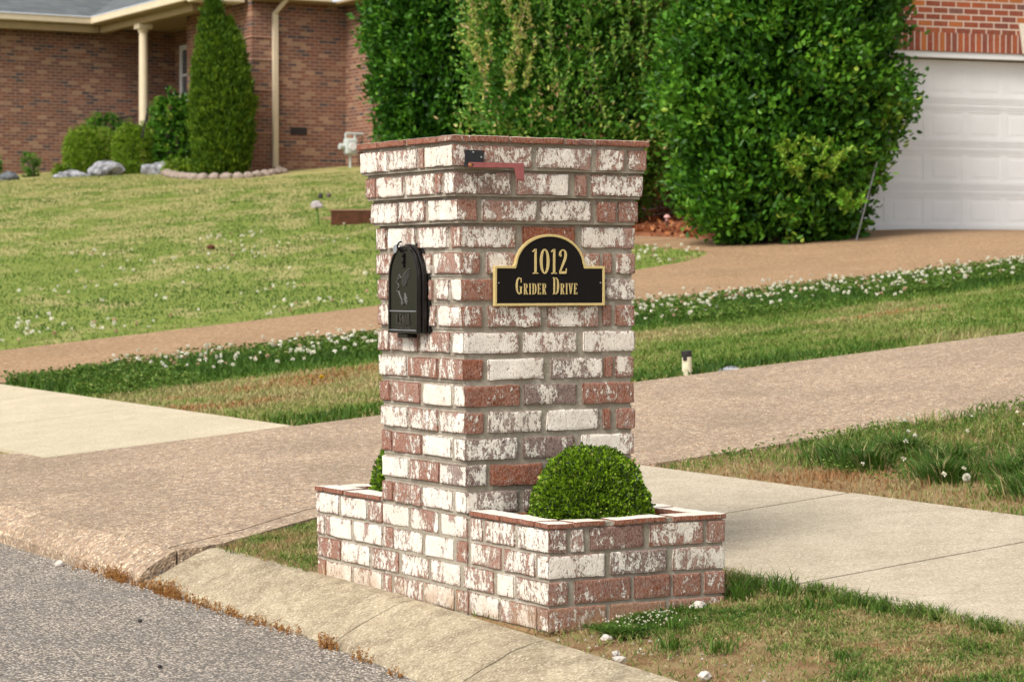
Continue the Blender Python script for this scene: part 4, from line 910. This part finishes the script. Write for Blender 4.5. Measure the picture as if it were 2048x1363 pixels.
eloc = Vector(W(15.8, 38.5)); mb_e = plain('edging_stone', (.25, .20, .165), .9, .1, 0., .35, 20.)
for i in range(len(path)-1):
    (a0, b0), (a1, b1) = path[i], path[i+1]; n = max(2, int(math.hypot(a1-a0, b1-b0)/.24))
    for k in range(n):
        t = (k+.5)/n; p = Vector(W(a0+(a1-a0)*t, b0+(b1-b0)*t, .02)) - eloc
        rock('stone', p, (.27, .22, .20), mb_e, None, i*9+k, rz=rr(0, 3), parent=ed, amp=.2, sub=2)
ti = empty('landscape_timber', W(11.2, 24.3), R(2)); tag(ti, 'dark brown timber edging lying across the lawn, emerging left of the pillar', 'timber')
m1 = MB(); m1.box(.05, 2.6, -.1, .1, -.15, .19); m1.build('beam', M['timber'], ti, bevel=.01)
m1 = MB(); m1.box(.03, 2.6, -.11, .11, .191, .215); m1.build('top_board', plain('faded_board', (.26, .16, .10), .9, .1), ti, bevel=.006)
go = empty('garden_ornament', W(11.3, 24.6, 0), 0); tag(go, 'small whitish garden ornament with two dark tips beside the end of the brown timber', 'ornament')
rock('pale_head', (-.10, -.05, .25), (.17, .12, .12), plain('pale_head', (.34, .30, .30), .8, .2, 0., .3, 40.), None, 8, parent=go)
m1 = MB(); m1.cyl((-.08, -.05, -.02), (-.10, -.05, .22), .02, .015, 8); m1.build('stem', plain('stem_green', (.10, .17, .03), .7, .2), go)
rock('dark_tip', (-.05, -.05, .37), (.06, .05, .09), M['iron'], None, 9, parent=go); rock('dark_tip', (.06, -.02, .38), (.06, .05, .07), plain('brown_tip', (.12, .09, .08), .8, .2), None, 10, parent=go)
st_ = empty('drain_stub', W(4.33, 5.66, 0), R(10)); tag(st_, 'short cream pipe stub with black cap at the far edge of the near driveway', 'pipe stub')
m1 = MB(); m1.cyl((0, 0, -.05), (-.003, 0, .115), .030, .027, 16); m1.build('pipe', M['pvc'], st_, smooth=False)
m1 = MB(); m1.cyl((-.003, 0, .108), (-.006, 0, .142), .029, .030, 16); m1.box(-.03, -.008, -.029, -.018, .088, .125); m1.build('cap', M['iron'], st_, bevel=.002)
rock('flat_stone', W(4.62, 5.65, .0), (.14, .1, .05), M['rock'], 'small flat grey stone in the grass right of the pipe stub', 14, 'stone')
pl_ = empty('path_light', W(13.05, 18.85), 0); tag(pl_, 'small pink topped path light on a thin stake beside the holly shrub', 'path light')
m1 = MB(); m1.cyl((0, 0, -.05), (0, 0, .17), .010, n=6); m1.build('stake', M['iron'], pl_); m1 = MB(); m1.cyl((0, 0, .17), (0, 0, .205), .045, .02, 12); m1.cyl((0, 0, .13), (0, 0, .17), .02, .02, 10); m1.build('shade', M['pink'], pl_)
rd = empty('grey_rod', wloc(3.66, 26.45), 0); tag(rd, 'thin grey rod leaning against the right side of the big holly shrub', 'rod')
m1 = MB(); m1.cyl((0, 0, -.05), (.24, .05, .85), .009, n=8); m1.build('rod', plain('dull_rod', (.2, .2, .2), .6, .3), rd)
for k, (dx, dy, s) in enumerate(((0, 0, .05),)):
    rock('dark_clod', W(8.5, 22.0, .03), (.10, .08, .07), M['timber'], 'small dark clod lying alone in the middle of the upper lawn', 15, 'clod')
# pale stones round the near planter
for a, b, s, lab in ((.465, -.045, .052, 'largest pale stone against the foot of the nearer planter, right part'), (.345, -.05, .034, 'pale stone at the foot of the nearer planter, under its middle'),
                     (.06, -.20, .030, 'pale stone just off the near corner of the brick planter'), (-.035, -.40, .030, 'pale stone at the back edge of the curb, right of the planter corner'), (-.07, -.47, .036, 'flat pale stone touching the curb, right of the smaller ones'), (-.03, -.80, .042, 'pale stone on the dirt by the curb at the bottom of the photo')):
    rock('pale_stone', W(a, b, .006), (s, s*.8, s*.6), M['stone'], lab, a*50+b*9, 'stone', rz=rr(0, 3), group='pale stones round the planter', amp=.5, sub=2)
for a, b, s, lab in ((-.62, 1.45, .016, 'black pebble on the asphalt left of the curb weeds'), (-.9, .6, .014, 'dark pebble on the asphalt near the bottom of the photo'), (-.34, 2.95, .035, 'pale stone in the gutter beside the driveway lip')):
    rock('road_pebble', (*XY(a, b), -.108+gz(0, b)), (s, s, s*.8), M['stone'] if 'pale' in lab else M['iron'], lab, b*31, 'pebble', amp=.4, sub=2)

# ------------------------------------------------------------------ grass and weeds (uncountable)
def nz2(x, y, s, o=0.): return noise.noise((x*s+o, y*s-o, o*1.7))
def inpoly(a, b, poly):
    c = False; n = len(poly)
    for i in range(n):
        x0, y0 = poly[i]; x1, y1 = poly[(i+1) % n]
        if (y0 > b) != (y1 > b) and a < (x1-x0)*(b-y0)/(y1-y0)+x0: c = not c
    return c
def turf(name, label, n, test, box, hfun, cfun, wid, lean=.45, bunch=0, spread=.02, dens=None):
    B, H, Wd, Cl = [], [], [], []; tries = 0
    while len(B) < n and tries < n*6:
        tries += 1
        a, b = random.uniform(*box[0]), random.uniform(*box[1])
        if not test(a, b): continue
        if dens and random.random() > dens(a, b): continue
        h = hfun(a, b); c = cfun(a, b)
        for _ in range(max(1, bunch)):
            aa, bb = a+random.gauss(0, spread)*(bunch > 0), b+random.gauss(0, spread)*(bunch > 0)
            if not test(aa, bb): continue
            B.append(W(aa, bb, .0 if aa > -.02 else -.01)); H.append(h*random.uniform(.5, 1.2)); Wd.append(wid*random.uniform(.6, 1.3)); Cl.append((min(1, max(0, c+random.gauss(0, .07))), random.random(), 0, 1))
    B = np.array(B); n_ = len(B); ln = rng.normal(0, lean, (n_, 2))
    o = blades(name, B, np.array(H), np.array(Wd), ln, np.array(Cl), M['grass']); tag(o, label, 'grass', kind='stuff'); return o
# dirt-and-turf patch between planter, curb and sidewalk
def t1(a, b): return (-.04+shift(b) < a < .845) and not (-.01 < a < .60 and b > -.012) and b < 2.6
def d1(a, b):
    if b > .9: return 0
    bare = .12 if a < .17+.10*nz2(a, b, 5) else (.40 if a < .30 else 1.)
    if b > -.10 and a > .15: bare *= .45
    if b < -1.0: bare = max(bare, .55)
    return bare*(.55+.6*(nz2(a, b, 6, 3) > -.15))
def h1(a, b): return .016 + .012*max(0, nz2(a, b, 4)) + (.022 if a > .76+.05*nz2(a, b, 7) else 0)
def c1(a, b): return .56 + .36*nz2(a, b, 7, 1) + .30*nz2(a, b, 24, 2) + random.choice((0, 0, .2, -.2)) - (.20 if a > .76 else 0) - (.22 if b < -1.3 else 0)*(.5+nz2(a, b, 3))
turf('grass', 'short patchy green and straw grass right of the planter', 46000, t1, ((-.15, .845), (-2.4, .6)), h1, c1, .0034, .9, dens=d1)
# low weeds at the foot of the planter
turf('weeds', 'low dark green weeds at the foot of the nearer planter', 6500, t1, ((.10, .50), (-.26, -.02)), lambda a, b: .022+.016*nz2(a, b, 9), lambda a, b: .22+.25*nz2(a, b, 14), .0042, 1.0, dens=lambda a, b: 1 if (a-.2)**2/.016+(b+.13)**2/.008 < 1.+1.2*nz2(a, b, 12) else .12)
# taller tufts
tufts = [(.78, -.02, .07), (.74, .06, .06), (.80, -.16, .055), (.79, -.32, .05), (.76, -.5, .05), (.66, .04, .08), (.63, -.03, .07), (.10, -.46, .06), (.17, -.58, .055), (.25, -.27, .05), (.33, -.9, .04), (.2, -1.1, .04), (.8, -.7, .045), (.78, -.95, .045), (.72, -.12, .06), (.67, -.3, .05)]
B, H, Cl = [], [], []
for a, b, h in tufts:
    for _ in range(70): B.append(W(a+random.gauss(0, .018), b+random.gauss(0, .018))); H.append(h*random.uniform(.5, 1.1)); Cl.append((random.uniform(.08, .4), random.random(), 0, 1))
o = blades('grass_tufts', np.array(B), np.array(H), np.full(len(B), .0032), rng.normal(0, .55, (len(B), 2)), np.array(Cl), M['grass']); tag(o, 'taller green grass tufts along the sidewalk edge and in the dirt', 'grass', kind='stuff')
# straw litter
B, H, Cl = [], [], []
while len(B) < 2600:
    a, b = random.uniform(-.12, .8), random.uniform(-1.9, -.01)
    if t1(a, b) and random.random() < (1 if a < .3 else .35): B.append(W(a, b, .006)); H.append(random.uniform(.01, .03)); Cl.append((random.uniform(.74, .95), random.random(), 0, 1))
o = blades('straw', np.array(B), np.array(H)*.5, np.full(len(B), .0016), rng.normal(0, 2.0, (len(B), 2)), np.array(Cl), M['grass']); tag(o, 'dry straw litter on the bare soil by the curb', 'straw', kind='stuff')
# small patch left of the planter
def t2(a, b): return -.02 < a < .85 and (b > 1.49 or a > .60) and 1.4 < b < interp(a, BN)-.01 and b < 2.6
turf('grass', 'small patch of short brownish grass left of the planter', 15000, t2, ((-.02, .83), (1.4, 2.6)), lambda a, b: .022+.014*nz2(a, b, 5), lambda a, b: .56+.40*nz2(a, b, 6, 4)+.25*nz2(a, b, 20)+random.choice((0, 0, .25)), .0034, .8, dens=lambda a, b: 1 if a > .06 else .4)
# patch behind the sidewalk, right
def t3(a, b): return 2.02+.04*nz2(a, b, 8) < a < 9 and -3.2 < b < interp(a, BN)-.03+.03*nz2(a, b, 5)
def h3(a, b):
    lush = max(0, min(1, (a-2.35)/.5))
    return .022 + lush*(.028 + .045*nz2(a, b, 2.6, 1)) + .05*max(0, nz2(a, b, 5, 6))
def c3(a, b):
    lush = max(0, min(1, (a-2.3)/.4)); v = .52 - .17*lush + .34*nz2(a, b, 4.0, 2) + .24*nz2(a, b, 14) + random.choice((0, 0, 0, .3))
    v += .45*max(0, nz2(a, b, 1.6, 9)-.18)*2; return v
turf('grass', 'lush grass patch with clover and brown spots behind the sidewalk', 62000, t3, ((2.0, 6.5), (-2.4, 2.85)), h3, c3, .0042, .6, dens=lambda a, b: 1 if a < 4.2 else .5)
cl_ = [(2.55, 2.0), (2.5, 1.75), (2.7, 1.5), (2.45, 1.25), (2.62, 1.05), (2.4, .72), (2.5, .45), (2.35, .40), (2.55, .15), (2.8, 1.9), (2.9, 1.2), (2.6, -.2), (2.45, 0.0)]
B, H, Cl, Ln = [], [], [], []
for a, b in cl_:
    for _ in range(420):
        t, q = random.uniform(0, 6.28), abs(random.gauss(0, .06)); B.append(W(a+q*math.cos(t), b+q*1.4*math.sin(t))); H.append(random.uniform(.06, .13)); Ln.append((math.cos(t)*.8+random.gauss(0, .25), math.sin(t)*.8+random.gauss(0, .25))); Cl.append((random.uniform(.02, .3) if random.random() < .9 else .75, random.random(), 0, 1))
o = blades('fescue_clumps', np.array(B), np.array(H), np.full(len(B), .0048), np.array(Ln), np.array(Cl), M['grass']); tag(o, 'dark green coarse fescue clumps near the sidewalk', 'grass', kind='stuff')
# strip between the two driveways
def t4(a, b): return 1.9 < a < 22 and 5.62+.03*nz2(a, b, 6) < b < interp(a, N2)-.05+.05*nz2(a, b, 4)
def h4(a, b):
    d = (b-5.6)/4.9; clover = max(0, min(1, (d-.62)/.12))
    return .030 + .018*max(0, nz2(a, b, 2)) + clover*(.055+.03*nz2(a, b, 3)) + (.04 if d < .10 else 0)*max(0, .5+nz2(a, b, 3))
def c4(a, b):
    d = (b-5.6)/4.9; clover = max(0, min(1, (d-.60)/.1))
    mid = .44+.30*nz2(a, b, 1.1, 5)+.20*nz2(a, b, 4) + (.20 if .42 < d < .62 else 0) + 1.*max(0, nz2(a*.7, b*1.6, 1.2, 8)-.10) + (.24*max(0, 1-((a-3.2)/1.6)**2) if .15 < d < .6 else 0)
    return mid*(1-clover) + clover*(.14+.16*nz2(a, b, 4)) - (.2 if d < .08 else 0)
turf('grass', 'grass strip with clover and dry patches between the two driveways', 120000, t4, ((1.9, 14), (5.6, 10.7)), h4, c4, .0075, .6, dens=lambda a, b: 1 if a < 7 else .75)
# the front lawn
def t5(a, b): return 0.1 < a < 26 and 12.9 < b < 44 and b > interp(max(a, 0), F2)+.03 and not (a > 11.7 and b < 25) and not (a > 15.8 and b > 37) and b < 44.5 and not (a < 1.9 and b < 16)
def t5b(a, b): return t5(a, b) and (a < 11.72 or b > 25) 
def c5(a, b): return min(.68, .34 + .42*nz2(a*.6, b*.9, .7, 3) + .26*nz2(a, b, 1.9, 1) + .009*(b-24))
turf('lawn_grass', 'sloping front lawn of mixed green and straw coloured grass', 150000, t5b, ((-1, 20), (12.9, 43)), lambda a, b: .035+.02*nz2(a, b, 1.5), c5, .009, .9)
# edge weeds along the lawn side of the upper driveway and clover flowers
def flowers(name, label, spots, r, hmin, hmax, seed):
    r_ = random.Random(seed); C, D, L_, W_, K = [], [], [], [], []; stp = []
    for (a, b) in spots:
        h = r_.uniform(hmin, hmax); x, y, z = W(a, b, h); stp.append((a, b, h)); cc = r_.uniform(0, .75) if r_.random() < .85 else 1.
        rr_ = r*r_.uniform(.7, 1.15)
        for k in range(16):
            d = Vector((r_.gauss(0, 1), r_.gauss(0, 1), r_.gauss(.35, .8))).normalized(); C.append((x, y, z)); D.append(tuple(d)); L_.append(rr_); W_.append(rr_*.55); K.append((cc, 0, 0, 1))
    o = leaves(name, np.array(C), np.array(D), np.array(L_), np.array(W_), np.array(K), M['clover']); tag(o, label, 'flowers', kind='stuff')
    blades('flower_stems', np.array([W(a, b) for a, b, h in stp]), np.array([h for *_, h in stp]), np.full(len(stp), .003), rng.normal(0, .02, (len(stp), 2)), np.tile(np.array([[.35, .3, 0, 1]]), (len(stp), 1)), M['grass'], o)
def pick(n, box, ok): 
    L = []
    while len(L) < n:
        a, b = random.uniform(*box[0]), random.uniform(*box[1])
        if ok(a, b): L.append((a, b))
    return L
def clover_leaves(name, label, n, box, ok, hfun, size, c0):
    C, D = [], []
    while len(C) < n:
        a, b = random.uniform(*box[0]), random.uniform(*box[1])
        if not ok(a, b): continue
        h = hfun(a, b)*random.uniform(.4, 1.)
        for k in range(3):
            t = random.random()*6.28; C.append(W(a, b, h)); D.append((math.cos(t), math.sin(t), random.gauss(.25, .3)))
    n = len(C); col = np.zeros((n, 4)); col[:, 0] = np.clip(rng.normal(c0, .13, n), 0, .6); col[:, 1] = rng.uniform(0, 1, n); col[:, 3] = 1
    o = leaves(name, np.array(C), np.array(D), rng.uniform(.8, 1.2, n)*size, rng.uniform(.7, 1., n)*size*.85, col, M['grass'], fold=.1); tag(o, label, 'clover', kind='stuff')
clover_leaves('clover_leaves', 'leafy green clover along the upper driveway side of the strip', 60000, ((1.9, 17), (8.3, 10.6)), lambda a, b: t4(a, b) and nz2(a, b, 1.3, 2) + (b-9)*.5 > -.1, lambda a, b: .085+.03*nz2(a, b, 3), .020, .34)
clover_leaves('clover_leaves', 'leafy green clover in the patch behind the sidewalk', 26000, ((2.3, 5.5), (-2.0, 2.75)), lambda a, b: t3(a, b) and nz2(a, b, 2.2, 6) > -.05, lambda a, b: .05+.03*nz2(a, b, 3), .011, .38)
flowers('clover_flowers', 'white clover blooms in the strip between the driveways', pick(1300, ((2.6, 17), (8.5, 10.55)), lambda a, b: t4(a, b) and nz2(a, b, 1.2) > -.28 and random.random() < (.35 if b < 9 else 1)), .017, .07, .135, 1)
flowers('clover_flowers', 'white clover blooms in the patch behind the sidewalk', pick(95, ((2.7, 4.6), (-1.2, 2.6)), lambda a, b: t3(a, b) and nz2(a, b, 1.8, 4) > -.05) + [(2.35, 1.35), (2.28, 1.5), (2.3, .95), (2.25, 1.0)], .012, .06, .10, 2)
flowers('clover_flowers', 'white clover blooms scattered over the front lawn', pick(420, ((0, 12), (13.3, 24)), lambda a, b: t5b(a, b) and (b < interp(max(a, 0), F2)+1.2 or nz2(a, b, .9, 7) > .15)), .022, .03, .06, 3)
flowers('weed_flowers', 'tiny white weed flowers at the foot of the planter', pick(90, ((.12, .34), (-.24, -.05)), lambda a, b: True), .0032, .02, .032, 4)
# one dandelion clock near the sidewalk
dn = empty('dandelion', W(2.22, .85), 0); tag(dn, 'single white dandelion seed head on a tall stalk near the sidewalk', 'dandelion')
m1 = MB(); m1.cyl((0, 0, 0), (.004, 0, .075), .0016, .0013, 6); m1.build('stalk', plain('stalk', (.30, .20, .08), .7, .2), dn)
k = 500; d = unit(rng.normal(size=(k, 3))); cl = np.zeros((k, 4)); cl[:, 0] = .6; cl[:, 3] = 1
leaves('seed_head', np.tile(np.array([[.004, 0, .08]]), (k, 1)), d, np.full(k, .0155), np.full(k, .0035), cl, M['clover'], dn)
dl = empty('dandelion_flower', W(2.95, 7.5, .03), 0); tag(dl, 'lone yellow dandelion flower in the grass strip left of the pillar', 'dandelion')
k = 150; d = unit(rng.normal(size=(k, 3))*np.array([1, 1, .5])+np.array([0, 0, .6])); cl = np.zeros((k, 4)); cl[:, 3] = 1
leaves('petals', np.tile(np.array([[0, 0, .03]]), (k, 1)), d, np.full(k, .016), np.full(k, .005), cl, plain('dandelion_yellow', (.72, .48, .02), .6, .2), dl)
m1 = MB(); m1.cyl((0, 0, -.04), (0, 0, .03), .002, n=6); m1.build('stalk', bpy.data.materials['stalk'], dl)
# dry orange weeds in the gutter
M['rust'] = grass_mat('rusty_weed', [(0, (.10, .05, .02)), (.4, (.30, .13, .035)), (.75, (.48, .24, .07)), (1, (.52, .36, .16))], .8)
def gutter_weeds():
    C, D, L_, W_, K = [], [], [], [], []; B, H, G = [], [], []
    cl = [(b, .5+.5*random.random()) for b in np.arange(1.0, 2.6, .045) if nz2(b, 0, 5) > -.3] + [(.73+.02*k, .9) for k in range(-2, 3)] + [(2.0+.03*k, 1.3) for k in range(-3, 4)] + [(2.5+.03*k, 1.2) for k in range(-3, 3)] + [(.43, .5), (.50, .8), (.46, .9), (.20, .7), (.18, .5), (.0, .3), (2.7, .9), (2.8, .7), (2.9, .4)]
    for b, s in cl:
        a0 = -.285+shift(b)*1.25
        for q in range(int(10*s)):
            a = a0-abs(random.gauss(0, .018)); bb = b+random.gauss(0, .02); h = random.uniform(.015, .05)*s; x, y = XY(a, bb); ln = (random.gauss(0, .3), random.gauss(0, .3))
            B.append((x, y, -.118+gz(0, b))); H.append(h); G.append(ln)
            for j in range(12):
                t = random.random(); C.append((x+ln[0]*h*t, y+ln[1]*h*t, -.118+gz(0, b)+h*t)); D.append((random.gauss(0, 1), random.gauss(0, 1), random.gauss(.4, .7))); L_.append(random.uniform(.004, .009)); W_.append(random.uniform(.002, .004)); K.append((min(1, max(0, random.gauss(.55, .22))), random.random()*.6, 0, 1))
    o = leaves('gutter_weeds', np.array(C), np.array(D), np.array(L_), np.array(W_), np.array(K), M['rust']); tag(o, 'dry rusty orange weeds growing in the gutter along the curb', 'weeds', kind='stuff')
    blades('weed_stems', np.array(B), np.array(H), np.full(len(B), .0014), np.array(G), np.tile(np.array([[.4, .3, 0, 1]]), (len(B), 1)), M['rust'], o)
gutter_weeds()
# loose gravel at the gutter and on the dirt
def gravel():
    mb_ = MB()
    for i in range(700):
        if i < 560: b = random.uniform(-.6, 3.2); a = -.30+shift(b)*1.25-abs(random.gauss(0, .08)); x, y = XY(a, b); z = -.115+gz(0, b); s = random.uniform(.0015, .005)
        else: a, b = random.uniform(-.05, .3), random.uniform(-1.6, -.02); a += shift(b); x, y, z = W(a, b, -.008); s = random.uniform(.002, .008)
        p = [Vector((random.gauss(0, 1), random.gauss(0, 1), random.gauss(0, .7))).normalized()*s for _ in range(4)]
        q = [(x+v.x, y+v.y, z+v.z+s*.4) for v in (Vector((s, 0, 0)), Vector((-s*.5, s*.8, 0)), Vector((-s*.5, -s*.9, 0)), Vector((random.uniform(-.3, .3)*s, random.uniform(-.3, .3)*s, s*.9)))]
        n = len(mb_.v); mb_.v += q; mb_.f += [(n, n+1, n+3), (n+1, n+2, n+3), (n+2, n, n+3), (n, n+2, n+1)]; mb_.c += [(1,)*4]*4
    tag(mb_.build('gravel', M['stone']), 'loose pale gravel along the gutter and on the dirt', 'gravel', kind='stuff')
gravel()
# fallen leaves on the mulch
k = 1700; A_ = []
for _ in range(k):
    t = random.random(); i = random.randrange(len(fr)-1); u = abs(random.gauss(0, .14)); f0 = (fr[i][0]*(1-t)+fr[i+1][0]*t, fr[i][1]*(1-t)+fr[i+1][1]*t); b0 = (bk[i][0]*(1-t)+bk[i+1][0]*t, bk[i][1]*(1-t)+bk[i+1][1]*t)
    A_.append(W(f0[0]+(b0[0]-f0[0])*u, f0[1]+(b0[1]-f0[1])*u, .045+random.random()*.03))
cl = np.zeros((k, 4)); cl[:, 0] = rng.uniform(0, 1, k); cl[:, 1] = rng.uniform(0, 1, k); cl[:, 3] = 1
o = leaves('fallen_leaves', np.array(A_), rng.normal(size=(k, 3))*np.array([1, 1, .35]), np.full(k, .07), np.full(k, .04), cl, grass_mat('dead_leaf', [(0, (.12, .035, .02)), (.5, (.34, .10, .04)), (.8, (.55, .22, .08)), (1, (.62, .38, .20))], .8))
tag(o, 'fallen reddish leaves on the bed under the tall shrubs', 'fallen leaves', kind='stuff')
